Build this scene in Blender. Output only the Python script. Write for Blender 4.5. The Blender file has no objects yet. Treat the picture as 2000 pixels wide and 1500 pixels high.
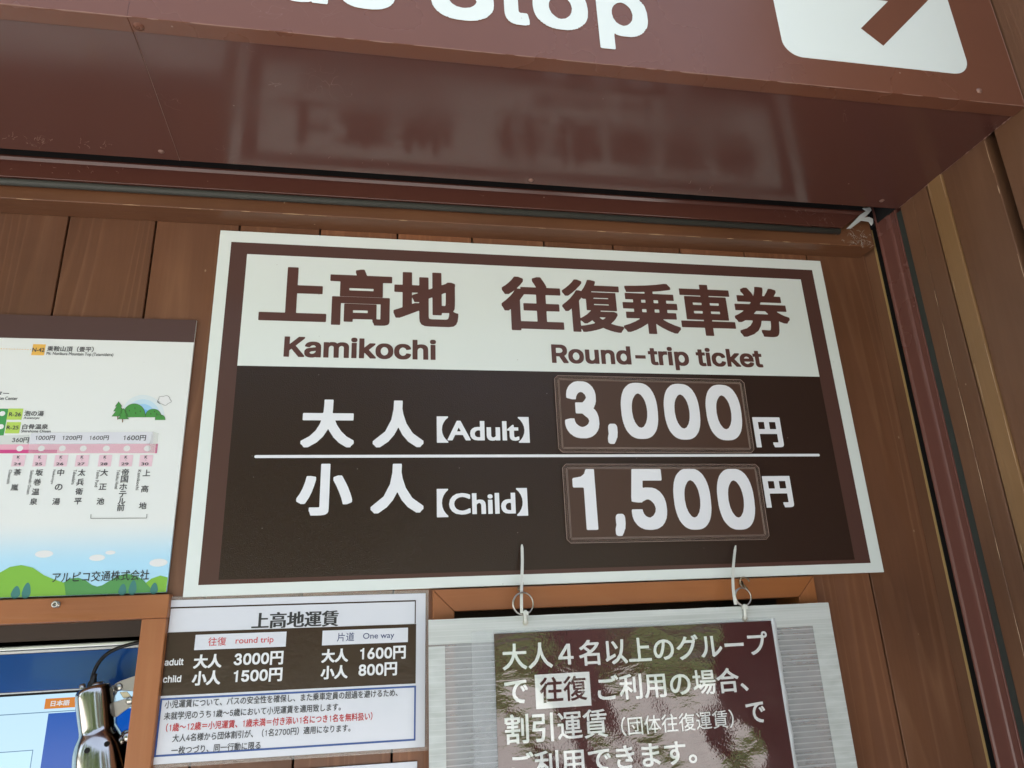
import bpy, bmesh, math, random
import numpy as np
from mathutils import Vector, Matrix
from mathutils.geometry import delaunay_2d_cdt
random.seed(7)
S = bpy.context.scene
COL = S.collection

# ------------------------------------------------------------------ camera
CAMH, CAMD, FPX = 1.6, 0.905, 1371.4354
# axes of the wall (right, into the wall, up) seen from the camera (x right, y down, z forward)
EX = Vector((0.98407, 0.01552, 0.17680)).normalized()
EZ = Vector((-0.04250, -0.94651, 0.31980)).normalized()
EX = (EX - EZ*EX.dot(EZ)).normalized()
EY = Vector((EZ.y*EX.z-EZ.z*EX.y, EZ.z*EX.x-EZ.x*EX.z, EZ.x*EX.y-EZ.y*EX.x))
cd = bpy.data.cameras.new('camera')
cam = bpy.data.objects.new('camera', cd); COL.objects.link(cam); S.camera = cam
cd.sensor_width = 36; cd.lens = FPX/2000*36; cd.clip_start = 0.02; cd.clip_end = 500
m = Matrix(((EX.x, -EX.y, -EX.z), (EY.x, -EY.y, -EY.z), (EZ.x, -EZ.y, -EZ.z)))
cam.matrix_world = Matrix.Translation((0, -CAMD, CAMH)) @ m.to_4x4()

# ------------------------------------------------------------------ light
SUN_EL, SUN_ROT = math.radians(58), math.radians(20)      # sun stands behind the building
w = bpy.data.worlds.new('World'); S.world = w; w.use_nodes = True
nt = w.node_tree; bg = nt.nodes['Background']
sky = nt.nodes.new('ShaderNodeTexSky'); sky.sky_type = 'NISHITA'; sky.sun_disc = False
sky.sun_elevation = SUN_EL; sky.sun_rotation = SUN_ROT; sky.air_density = 1.0; sky.dust_density = 2.5
hs = nt.nodes.new('ShaderNodeHueSaturation'); hs.inputs['Saturation'].default_value = .62     # thin high cloud
nt.links.new(sky.outputs[0], hs.inputs['Color']); nt.links.new(hs.outputs[0], bg.inputs[0]); bg.inputs[1].default_value = 0.13
sl = bpy.data.lights.new('sun', 'SUN'); sl.energy = 3.2; sl.angle = math.radians(0.5); sl.color = (1, .95, .88)
so = bpy.data.objects.new('sun', sl); COL.objects.link(so)
sd = Vector((math.sin(SUN_ROT)*math.cos(SUN_EL), math.cos(SUN_ROT)*math.cos(SUN_EL), math.sin(SUN_EL)))
so.rotation_euler = sd.to_track_quat('Z', 'Y').to_euler(); so.location = (0, 6, 8)
S.view_settings.view_transform = 'Standard'; S.view_settings.look = 'None'
S.view_settings.exposure = 2.06; S.view_settings.gamma = 1
S.cycles.use_denoising = True
S.cycles.max_bounces = 8

# ------------------------------------------------------------------ geometry helpers
def ray(px, py):
    d = Vector((px-1000, py-750, FPX))
    return Vector((EX.dot(d), EY.dot(d), EZ.dot(d)))
def at(px, py, y=0.0):
    """point of the photograph carried to the plane y = const (parallel to the wall)"""
    r = ray(px, py); t = (CAMD+y)/r.y
    return Vector((r.x*t, y, r.z*t+CAMH))
def atz(px, py, z):
    r = ray(px, py); t = (z-CAMH)/r.z
    return Vector((r.x*t, r.y*t-CAMD, z))
def atx(px, py, x):
    r = ray(px, py); t = x/r.x
    return Vector((x, r.y*t-CAMD, r.z*t+CAMH))
Z = CAMH

def new(name, verts, faces, mat, parent=None, smooth=False, mats=None, fmat=None):
    me = bpy.data.meshes.new(name); me.from_pydata([tuple(v) for v in verts], [], faces)
    for x in (mats or [mat]): me.materials.append(x)
    if fmat:
        for p, i in zip(me.polygons, fmat): p.material_index = i
    me.validate(); me.update()
    bm = bmesh.new(); bm.from_mesh(me); bmesh.ops.recalc_face_normals(bm, faces=bm.faces); bm.to_mesh(me); bm.free()
    if smooth:
        for p in me.polygons: p.use_smooth = True
    o = bpy.data.objects.new(name, me); COL.objects.link(o)
    if parent: o.parent = parent
    return o
def thing(name, label, cat, loc=(0, 0, 0), group=None):
    o = bpy.data.objects.new(name, None); COL.objects.link(o); o.empty_display_size = .02
    o.location = (0, 0, 0)
    o['label'] = label; o['category'] = cat
    if group: o['group'] = group
    return o
def tag(o, label, cat, group=None):
    o['label'] = label; o['category'] = cat
    if group: o['group'] = group
    return o
def bevel(o, wd=.001, seg=2, ang=40):
    b = o.modifiers.new('bevel', 'BEVEL'); b.width = wd; b.segments = seg; b.limit_method = 'ANGLE'; b.angle_limit = math.radians(ang)
    return o
class MB:
    def __init__(s): s.v = []; s.f = []; s.m = []
    def add(s, v, f, m=0):
        n = len(s.v); s.v += [tuple(p) for p in v]; s.f += [tuple(i+n for i in q) for q in f]; s.m += [m]*len(f)
    def box(s, x0, x1, y0, y1, z0, z1, m=0):
        s.add([(x0,y0,z0),(x1,y0,z0),(x1,y1,z0),(x0,y1,z0),(x0,y0,z1),(x1,y0,z1),(x1,y1,z1),(x0,y1,z1)],
              [(0,3,2,1),(4,5,6,7),(0,1,5,4),(1,2,6,5),(2,3,7,6),(3,0,4,7)], m)
    def prism(s, pts, y0, y1, m=0):
        """polygon in (x, z) extruded from y0 (front) to y1 (back)"""
        n = len(pts)
        v = [(x, y0, z) for x, z in pts] + [(x, y1, z) for x, z in pts]
        f = [tuple(range(n)), tuple(range(2*n-1, n-1, -1))] + [(i, (i+1) % n, (i+1) % n+n, i+n) for i in range(n)]
        s.add(v, f, m)
    def prof(s, pts, x0, x1, m=0):
        """polygon in (y, z) extruded along x"""
        n = len(pts)
        v = [(x0, y, z) for y, z in pts] + [(x1, y, z) for y, z in pts]
        f = [tuple(range(n)), tuple(range(2*n-1, n-1, -1))] + [(i, (i+1) % n, (i+1) % n+n, i+n) for i in range(n)]
        s.add(v, f, m)
    def plan(s, pts, z0, z1, m=0):
        """polygon in (x, y) extruded along z"""
        n = len(pts)
        v = [(x, y, z0) for x, y in pts] + [(x, y, z1) for x, y in pts]
        f = [tuple(range(n)), tuple(range(2*n-1, n-1, -1))] + [(i, (i+1) % n, (i+1) % n+n, i+n) for i in range(n)]
        s.add(v, f, m)
    def tube(s, pts, r, n=8, m=0, closed=False):
        pts = [Vector(p) for p in pts]; N = len(pts); rs = r if isinstance(r, list) else [r]*N
        ringv = []; up = Vector((0.13, .21, .97)).normalized()
        for i, p in enumerate(pts):
            a = pts[i-1] if (i or closed) else p
            b = pts[(i+1) % N] if (i < N-1 or closed) else p
            t = (b-a).normalized(); q = t.cross(up)
            if q.length < .05: q = t.cross(Vector((1, 0, 0)))
            q.normalize(); u = q.cross(t)
            ringv.append([p+(q*math.cos(2*math.pi*k/n)+u*math.sin(2*math.pi*k/n))*rs[i] for k in range(n)])
        v = [x for rr in ringv for x in rr]; f = []
        for i in range(N if closed else N-1):
            j = (i+1) % N
            f += [(i*n+k, i*n+(k+1) % n, j*n+(k+1) % n, j*n+k) for k in range(n)]
        if not closed: f += [tuple(range(n-1, -1, -1)), tuple(range((N-1)*n, N*n))]
        s.add(v, f, m)
    def lathe(s, prof, o, ax, n=32, m=0):
        """prof = [(radius, distance along axis)]"""
        o = Vector(o); ax = Vector(ax).normalized(); q = ax.cross(Vector((0, 1, 0.01))).normalized(); u = ax.cross(q)
        v = []; f = []
        for r, h in prof:
            v += [o+ax*h+(q*math.cos(2*math.pi*k/n)+u*math.sin(2*math.pi*k/n))*r for k in range(n)]
        for i in range(len(prof)-1):
            f += [(i*n+k, i*n+(k+1) % n, (i+1)*n+(k+1) % n, (i+1)*n+k) for k in range(n)]
        s.add(v, f, m)
    def obj(s, name, mat, parent=None, smooth=False, mats=None):
        return new(name, s.v, s.f, mat, parent, smooth, mats, s.m if mats else None)

# ------------------------------------------------------------------ lettering
INTER={
',':(188,'38,-119 68,71 137,71 84,-119'),
'-':(453,'337,244 337,188 114,188 114,244'),
'0':(453,'227,-7 199,-5 174,1 151,11 130,24 111,41 95,62 80,86 69,113 60,144 53,178 49,214 48,254 49,294 53,330 60,364 69,395 81,422 95,447 112,467 130,484 151,498 174,508 200,514 227,516 254,514 279,508 302,498 323,484 342,467 358,447 372,422 384,395 393,364 400,330 404,294 405,254 400,178 393,144 384,113 373,86 359,62 342,41 323,24 302,11 279,1 254,-5;227,50 245,51 261,56 276,63 290,74 313,103 330,144 336,168 343,223 344,254 343,285 336,341 330,365 313,405 290,435 276,446 261,453 245,458 227,460 209,458 192,453 177,446 163,435 140,405 123,365 117,341 113,314 109,254 110,223 117,168 123,144 140,103 163,74 177,63 192,56 209,51'),
'1':(453,'76,0 76,55 391,55 391,0;276,509 276,0 212,0 212,448 209,448 86,358 86,427 198,509'),
'2':(453,'64,0 64,47 282,282 299,305 311,327 318,348 320,371 317,397 313,408 301,428 283,443 273,449 250,457 224,460 196,457 184,453 162,441 145,424 134,402 130,390 127,362 66,362 67,384 77,424 86,442 111,473 143,496 162,505 203,514 247,514 268,511 306,497 337,474 361,445 370,428 376,411 381,372 378,345 371,318 357,290 322,241 267,180 153,60 153,57 389,57 389,0'),
'3':(453,'218,-7 195,-6 152,2 114,19 98,30 70,57 60,74 52,91 44,132 109,132 115,107 120,97 134,78 154,64 191,52 234,51 262,56 287,67 297,74 315,93 325,116 328,130 328,158 322,184 316,196 299,217 275,234 242,244 223,247 157,248 157,299 288,448 288,452 70,452 70,509 372,509 372,461 211,278 211,289 239,290 264,288 287,284 308,276 327,265 344,253 359,239 371,222 387,186 393,145 387,103 380,84 370,66 344,36 327,23 288,4 266,-2'),
'4':(453,'40,105 40,158 247,509 311,509 109,166 109,163 413,163 413,105;282,0 282,318 343,318 343,0'),
'5':(453,'221,-7 178,-2 159,3 140,11 108,32 83,60 73,76 62,111 60,130 122,130 127,108 132,98 145,80 163,66 184,56 208,50 236,51 250,53 264,58 288,72 298,82 314,104 320,117 327,146 327,178 324,193 314,221 297,244 275,262 248,273 218,277 180,272 145,258 128,246 67,253 96,509 366,509 366,452 151,452 134,301 155,315 178,325 216,333 263,330 294,321 321,306 334,296 355,273 372,246 379,231 388,199 391,163 385,117 379,95 357,57 327,27 289,6 268,-1'),
'6':(453,'226,-7 182,-1 161,5 125,26 96,56 75,94 69,115 64,162 68,199 80,239 102,285 137,340 252,509 322,509 151,261 145,261 159,281 172,293 196,307 214,312 235,314 278,309 316,295 332,284 359,257 378,221 384,201 389,157 384,112 368,73 343,39 327,26 291,5 271,-2;226,48 241,49 267,56 279,63 299,79 314,101 320,114 327,142 327,157 327,173 320,201 314,213 299,235 279,251 267,258 254,262 226,265 212,264 186,258 174,252 153,235 138,214 132,201 128,188 125,158 126,143 132,114 138,102 153,79 174,63 186,56 198,52'),
'7':(453,'97,0 323,448 323,452 62,452 62,509 391,509 391,449 165,0'),
'8':(453,'226,-7 201,-6 156,3 136,11 101,33 74,62 64,78 53,115 52,135 55,166 59,181 65,195 81,220 101,241 113,249 125,256 153,265 153,267 135,273 119,282 105,293 93,308 83,324 76,342 72,360 70,380 72,399 82,434 101,464 129,488 146,498 184,511 226,516 269,511 306,498 337,477 350,464 370,434 377,417 382,380 376,342 369,324 347,293 333,282 318,273 300,267 300,265 314,261 339,249 351,241 372,220 387,195 393,181 397,166 401,135 395,96 388,78 378,62 352,33 317,11 296,3 251,-6;226,49 258,52 272,55 285,60 307,74 323,91 329,102 336,126 337,139 336,152 329,177 322,189 305,208 283,223 270,228 256,232 226,235 211,234 182,228 169,223 147,208 130,189 123,177 116,152 115,139 119,113 123,102 129,91 145,74 167,60 180,55 195,52;226,290 263,296 274,300 293,313 307,330 312,341 318,363 319,376 318,388 313,410 308,420 294,437 275,449 264,454 226,460 188,454 177,449 159,437 145,420 139,410 136,399 133,376 136,351 139,341 145,330 159,313 168,306 189,296'),
'9':(453,'226,516 271,510 291,503 328,482 356,452 377,414 384,393 389,347 385,309 373,270 350,224 315,168 200,0 130,0 301,248 307,248 294,227 281,215 257,202 238,196 218,195 175,199 137,214 121,225 94,252 74,287 68,307 64,352 69,397 85,436 96,454 125,483 162,504 182,510;226,460 199,457 186,452 174,446 154,429 138,407 133,395 129,381 125,352 129,322 133,308 138,295 154,274 174,257 186,251 199,247 226,243 254,247 267,251 279,257 299,273 314,295 320,308 324,321 327,350 324,381 320,394 314,407 299,429 279,446 267,452 254,457'),
'B':(456,'60,0 60,509 266,508 289,504 329,491 359,469 381,442 394,410 397,392 397,358 392,331 387,320 373,301 347,280 315,267 315,262 327,261 351,252 374,237 394,216 409,189 417,155 417,117 413,100 400,67 377,39 362,28 324,10 301,4 247,0;125,57 272,58 296,63 315,70 330,80 341,92 349,105 354,120 355,149 348,173 342,184 327,203 317,211 293,224 279,228 248,231 125,231;125,285 252,286 277,291 299,302 308,309 323,326 333,348 336,372 334,388 330,403 323,417 313,429 299,439 283,446 263,450 125,452'),
'K':(467,'104,145 104,216 184,314 364,509 448,509 231,276 228,276;60,0 60,509 125,509 125,0;372,0 188,259 228,309 449,0'),
'R':(449,'60,0 60,509 264,507 290,504 313,497 333,489 367,465 380,450 390,433 405,395 408,374 408,330 405,309 390,271 380,255 367,240 333,217 312,209 289,203 236,198 96,198 96,255 234,255 252,256 284,262 309,273 327,290 339,312 344,338 342,380 334,405 319,425 298,440 284,445 252,451 125,452 125,0;353,0 230,229 303,229 428,0'),
'S':(447,'224,-9 197,-8 149,1 128,9 91,31 76,45 54,77 46,96 38,137 104,137 110,110 116,98 132,79 154,64 166,59 209,50 257,52 286,60 311,74 321,82 336,102 345,126 345,151 338,171 325,186 307,199 284,209 154,249 128,260 105,274 86,289 71,307 60,326 54,348 52,372 53,393 58,413 65,431 87,463 119,488 158,506 180,511 227,516 275,511 296,505 316,498 351,476 377,449 387,433 399,397 401,378 337,378 334,396 326,412 316,426 302,437 286,447 267,453 247,457 209,458 180,452 167,448 156,442 136,427 123,409 116,387 116,363 119,352 131,334 158,313 202,296 299,268 336,252 359,238 379,220 395,198 405,171 408,139 403,99 396,81 374,48 360,34 323,11 302,2 252,-8'),
'a':(389,'160,-9 126,-5 94,5 80,12 57,32 40,58 31,90 31,123 38,150 43,161 58,179 78,193 100,203 138,213 244,228 265,235 270,238 275,248 275,268 271,288 256,311 240,322 220,329 196,331 171,329 140,318 118,301 107,288 100,274 41,291 48,308 67,335 91,355 118,370 148,379 179,384 204,384 239,379 275,367 296,353 306,343 322,320 333,290 337,251 337,0 277,0 277,52 272,52 252,25 226,6 190,-6;170,45 187,46 216,53 239,66 257,83 269,104 275,126 276,190 265,184 246,179 165,166 134,159 110,145 98,132 95,124 92,105 94,87 102,72 114,61 130,52 149,47'),
'c':(396,'207,-8 182,-7 159,-2 137,6 117,16 98,30 82,46 68,64 56,85 46,108 40,133 36,159 34,187 36,216 40,243 46,268 56,291 68,312 82,330 98,346 117,360 137,371 159,378 182,383 207,384 234,383 260,377 284,368 305,356 324,341 340,322 353,301 362,277 303,262 294,283 276,306 250,322 226,329 189,329 173,325 145,310 134,300 115,274 108,258 99,224 96,187 99,151 108,117 115,102 134,76 158,57 173,51 207,46 243,52 271,66 292,89 304,117 363,102 354,78 341,56 325,37 306,21 285,9 261,-1 235,-6'),
'd':(424,'195,-8 172,-7 151,-2 130,5 111,16 94,29 79,45 66,64 55,84 46,108 35,160 35,218 46,270 55,293 66,313 79,332 95,347 112,361 131,371 151,378 173,383 213,384 241,378 253,373 280,353 306,319 311,319 311,509 372,509 372,0 313,0 313,59 307,59 287,31 263,10 241,-1 227,-5;205,47 221,48 250,57 263,65 284,86 293,100 305,132 309,150 312,189 309,229 305,247 293,278 284,291 263,312 251,320 221,329 205,330 172,325 157,319 145,311 124,290 115,276 103,245 99,227 96,189 99,151 103,133 115,101 124,88 145,66 158,57 188,48'),
'e':(404,'212,-8 185,-7 161,-2 138,6 117,16 98,30 82,46 68,64 56,85 46,108 35,159 34,187 35,215 46,267 55,290 67,311 81,329 97,346 115,359 135,370 157,378 180,383 205,384 251,379 280,368 307,351 331,329 350,299 363,263 368,242 371,194 371,169 75,169 75,221 338,221 310,202 309,220 303,254 291,282 283,294 263,314 237,326 205,330 173,326 146,313 125,294 109,270 99,241 96,211 97,157 104,122 110,106 118,92 139,70 165,55 179,50 195,47 224,47 254,53 278,66 297,88 306,105 365,91 360,77 345,51 335,39 311,19 283,4 266,-1 231,-7'),
'h':(410,'114,227 114,0 53,0 53,509 114,509 114,287 102,287 112,312 124,332 137,349 152,362 169,372 187,379 227,384 264,380 295,369 321,349 341,321 348,304 356,264 357,0 296,0 295,256 290,275 283,291 273,304 260,315 246,323 229,328 197,328 172,322 161,317 141,303 126,283 117,257'),
'i':(167,'53,0 53,379 114,379 114,0;84,443 67,446 54,455 44,468 41,483 44,499 54,512 67,521 84,524 100,521 114,512 123,499 126,483 123,468 114,455 100,446'),
'k':(381,'110,137 110,212 121,212 284,379 360,379 184,199 177,199;53,0 53,509 114,509 114,0;294,0 148,186 191,229 372,0'),
'l':(189,'139,-2 119,-1 101,3 86,10 74,20 65,33 58,47 54,65 53,509 114,509 114,99 115,77 120,62 130,54 146,52 170,54 181,3'),
'm':(610,'53,0 53,379 112,379 112,295 108,295 118,323 125,335 141,355 172,376 207,386 239,385 257,380 273,372 287,361 299,347 316,314 321,295 312,295 322,321 329,332 347,353 381,375 407,383 437,386 453,385 483,378 510,364 532,342 548,313 556,276 557,0 496,0 494,273 490,289 483,302 473,313 447,326 419,330 395,328 384,324 365,314 351,299 338,270 335,247 335,0 274,0 273,275 269,288 262,301 253,311 229,326 199,330 168,325 148,314 132,299 126,289 117,266 114,238 114,0'),
'n':(410,'114,227 114,0 53,0 53,379 112,379 112,287 102,287 112,312 124,332 137,349 152,362 169,372 187,379 227,384 264,380 295,369 321,349 341,321 348,304 356,264 357,0 296,0 295,256 290,275 283,291 273,304 260,315 246,323 229,328 197,328 172,322 161,317 141,303 126,283 117,257'),
'o':(415,'207,-8 182,-7 159,-2 137,6 117,16 98,30 82,46 68,64 56,85 46,108 40,133 36,159 34,187 36,216 40,243 46,268 56,291 68,312 82,330 98,346 117,360 137,371 159,378 182,383 207,384 233,383 256,378 278,371 299,360 317,346 333,330 347,312 359,291 369,268 376,243 381,187 376,133 369,108 359,85 347,64 333,46 317,30 299,16 278,6 256,-2 233,-7;207,46 226,48 257,57 270,66 292,89 300,102 312,134 318,169 319,187 318,206 312,242 300,274 292,287 270,310 257,319 242,325 207,330 173,325 158,319 145,310 124,287 115,274 103,242 99,224 96,187 99,151 103,134 115,102 124,89 145,66 158,57 173,51'),
'p':(424,'53,-143 53,379 112,379 112,319 118,319 137,346 152,360 183,378 197,381 229,384 252,383 274,378 294,371 313,361 330,347 345,332 359,313 370,293 379,270 389,218 389,160 385,133 379,108 370,84 359,64 346,45 330,29 313,16 294,5 274,-2 252,-7 213,-7 184,-1 173,4 145,24 118,59 114,59 114,-143;220,47 237,48 267,57 279,66 301,88 309,101 321,133 327,170 328,189 327,209 321,245 309,276 301,290 280,311 267,319 253,325 220,330 203,329 174,320 161,312 140,291 132,278 120,247 116,229 113,189 113,169 120,132 132,100 140,86 162,65 174,57 204,48'),
'r':(259,'53,0 53,379 112,379 112,321 115,321 130,347 152,367 166,375 196,384 243,384 243,322 207,326 170,319 159,315 140,301 126,284 121,273 117,262 114,237 114,0'),
's':(365,'182,-8 145,-5 128,-2 98,10 84,18 62,38 53,50 45,63 36,94 94,107 99,92 114,69 136,54 165,46 200,46 217,50 244,62 262,81 267,91 267,112 260,129 254,136 246,142 225,151 149,170 104,186 87,196 72,208 61,222 53,237 48,255 47,274 51,305 57,319 75,343 100,363 131,377 167,384 187,384 206,384 239,378 254,372 279,358 290,349 307,328 324,290 268,277 264,288 251,307 232,323 205,331 171,332 143,324 121,308 110,289 109,277 112,258 124,243 144,232 254,202 292,183 306,171 317,158 325,142 330,125 331,107 330,90 321,61 312,47 290,24 260,6 242,0 203,-7'),
't':(227,'204,379 204,327 6,327 6,379;65,471 126,471 127,86 128,76 136,61 150,53 170,50 202,54 213,2 192,-3 168,-4 145,-3 125,2 107,10 92,21 80,35 72,52 67,71 65,93'),
'u':(410,'182,-5 164,-4 130,4 101,20 78,44 62,76 57,95 53,139 53,379 114,379 114,144 115,123 119,105 127,89 137,75 150,64 164,56 181,52 200,50 213,51 238,57 259,69 268,77 283,97 293,122 296,153 296,379 357,379 357,0 298,0 298,92 307,92 297,67 286,47 272,30 257,17 240,7 222,0'),
}

INTER[' '] = (215, '')
def arc(cx, cy, rx, ry, a0, a1, n=18): return [(cx+rx*math.cos(math.radians(a0+(a1-a0)*i/n)), cy+ry*math.sin(math.radians(a0+(a1-a0)*i/n))) for i in range(n+1)]
def band(c, t):
    """a stroke of half width t around a centre line, as a closed outline"""
    c = np.array(c); d = np.gradient(c, axis=0); d /= np.hypot(*d.T)[:, None]+1e-9; nn = np.stack([-d[:, 1], d[:, 0]], 1)*t
    return np.concatenate([c+nn, (c-nn)[::-1]])
OWN = {'3': (.453, [band(arc(.212, .388, .120, .110, 176, -62)+arc(.205, .143, .146, .120, 62, -176), .0290), np.array([(.165, .245), (.235, .245), (.235, .305), (.165, .305)])]),
       '1': (.453, [np.array([(.235, 0), (.285, 0), (.285, .52), (.262, .52), (.245, .475), (.205, .445), (.130, .432), (.130, .395), (.235, .395)])]),
       ',': (.19, [np.array(arc(.085, .055, .022, .026, -20, 250)+[(.066, .010), (.052, -.030), (.066, -.036), (.100, .012)])])}
def rdp(p, eps):
    if len(p) < 3: return p
    a = np.array(p); d = a[-1]-a[0]; L = math.hypot(*d)
    if L < 1e-9: k = np.hypot(*(a-a[0]).T)
    else: k = np.abs((a[:, 0]-a[0, 0])*d[1]-(a[:, 1]-a[0, 1])*d[0])/L
    i = int(k.argmax())
    if k[i] < eps: return [p[0], p[-1]]
    return rdp(p[:i+1], eps)[:-1]+rdp(p[i:], eps)
def contours(text, font):
    """closed outlines of a text, in em units"""
    out = []
    if font == 'mix':           # grotesk figures among Japanese characters
        x = 0
        for ch in text:
            if ch in '0123456789': Ls = contours(ch, 'grotesk'); Ls = [(L-np.array((0, 0)))*1.36 for L in Ls]; adv = .60
            else: Ls = contours(ch, 'cjk'); adv = 1.0 if ord(ch) > 255 else .5
            out += [L+np.array((x, 0)) for L in Ls]; x += adv
        return out
    if font == 'grotesk':
        x = 0
        for ch in text:
            if ch in OWN: out += [L+np.array((x, 0)) for L in OWN[ch][1]]; x += OWN[ch][0]; continue
            a, e = INTER[ch]
            for q in e.split(';'):
                if q: out.append(np.array([(x+float(s.split(',')[0])/1000, float(s.split(',')[1])/1000) for s in q.split(' ')]))
            x += a/1000
        return out
    c = bpy.data.curves.new('t', 'FONT'); c.body = text; c.size = 1; c.fill_mode = 'NONE'; c.resolution_u = 4
    o = bpy.data.objects.new('t', c); COL.objects.link(o)
    dg = bpy.context.evaluated_depsgraph_get()
    me = bpy.data.meshes.new_from_object(o.evaluated_get(dg))
    adj = {}
    for e in me.edges:
        a, b = e.vertices; adj.setdefault(a, []).append(b); adj.setdefault(b, []).append(a)
    co = [(v.co.x, v.co.y) for v in me.vertices]; seen = set()
    for st in range(len(co)):
        if st in seen or st not in adj: continue
        L = [st]; seen.add(st); cur = st
        while True:
            n = [k for k in adj[cur] if k not in seen]
            if not n: break
            cur = min(n); seen.add(cur); L.append(cur)
        if len(L) > 2: out.append(np.array([co[i] for i in L]))
    bpy.data.objects.remove(o); bpy.data.curves.remove(c); bpy.data.meshes.remove(me)
    return out
def swell(loops, off, h, asp, simp=.07):
    """grow a glyph by off (em): distance field on a grid, then its zero line"""
    S_ = []
    for L in loops:
        M = np.roll(L, -1, 0)
        for a, b in zip(L, M):
            n = max(1, int(np.hypot(*(b-a))/.012)); t = np.arange(n)[:, None]/n; S_.append(a+(b-a)*t)
    P = np.concatenate(S_)
    x0, y0 = P.min(0)-off*asp-2*h; x1, y1 = P.max(0)+off*asp+2*h
    gx = np.arange(x0, x1+h, h); gy = np.arange(y0, y1+h, h)
    X, Y = np.meshgrid(gx, gy); q = np.stack([X.ravel(), Y.ravel()], 1)
    D = np.empty(len(q))
    for i in range(0, len(q), 1500):
        dx = np.abs(q[i:i+1500, None, 0]-P[None, :, 0])/asp; dy = np.abs(q[i:i+1500, None, 1]-P[None, :, 1])
        dx *= dx; dy *= dy; dx *= dx; dy *= dy; D[i:i+1500] = ((dx*dx+dy*dy).min(1))**.125
    wn = np.zeros(len(q))
    for L in loops:
        M = np.roll(L, -1, 0)
        for a, b in zip(L, M):
            if a[1] == b[1]: continue
            up = (a[1] <= q[:, 1]) & (b[1] > q[:, 1]); dn = (b[1] <= q[:, 1]) & (a[1] > q[:, 1])
            if not (up.any() or dn.any()): continue
            xi = a[0]+(q[:, 1]-a[1])*(b[0]-a[0])/(b[1]-a[1]); r = xi > q[:, 0]
            wn += (up & r)*1.0-(dn & r)*1.0
    F = (np.where(np.abs(wn) > .5, -D, D)-off).reshape(X.shape)
    F[F == 0] = 1e-9
    seg = {}; pos = {}
    def ept(k):
        if k in pos: return
        j, i, d = k
        a = F[j, i]; b = F[j, i+1] if d == 0 else F[j+1, i]; t = a/(a-b)
        pos[k] = (gx[i]+(t*h if d == 0 else 0), gy[j]+(t*h if d == 1 else 0))
    inn = F < 0
    c = inn[:-1, :-1]*1+inn[:-1, 1:]*2+inn[1:, 1:]*4+inn[1:, :-1]*8
    T = {1:[(3,0)],2:[(0,1)],3:[(3,1)],4:[(1,2)],5:[(3,2),(1,0)],6:[(0,2)],7:[(3,2)],8:[(2,3)],9:[(2,0)],10:[(0,3),(2,1)],11:[(2,1)],12:[(1,3)],13:[(1,0)],14:[(0,3)]}
    for j, i in zip(*np.nonzero((c > 0) & (c < 15))):
        E = [(j, i, 0), (j, i+1, 1), (j+1, i, 0), (j, i, 1)]
        for a, b in T[int(c[j, i])]:
            ept(E[a]); ept(E[b]); seg[E[a]] = E[b]
    res = []
    while seg:
        k0 = next(iter(seg)); L = [k0]; k = seg.pop(k0)
        while k != k0 and k in seg: L.append(k); k = seg.pop(k)
        if len(L) > 3:
            p = [pos[k] for k in L]; mid = len(p)//2
            p = rdp(p[:mid+1], h*simp)[:-1]+rdp(p[mid:]+[p[0]], h*simp)[:-1]
            if len(p) > 2: res.append(np.array(p))
    return res
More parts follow.
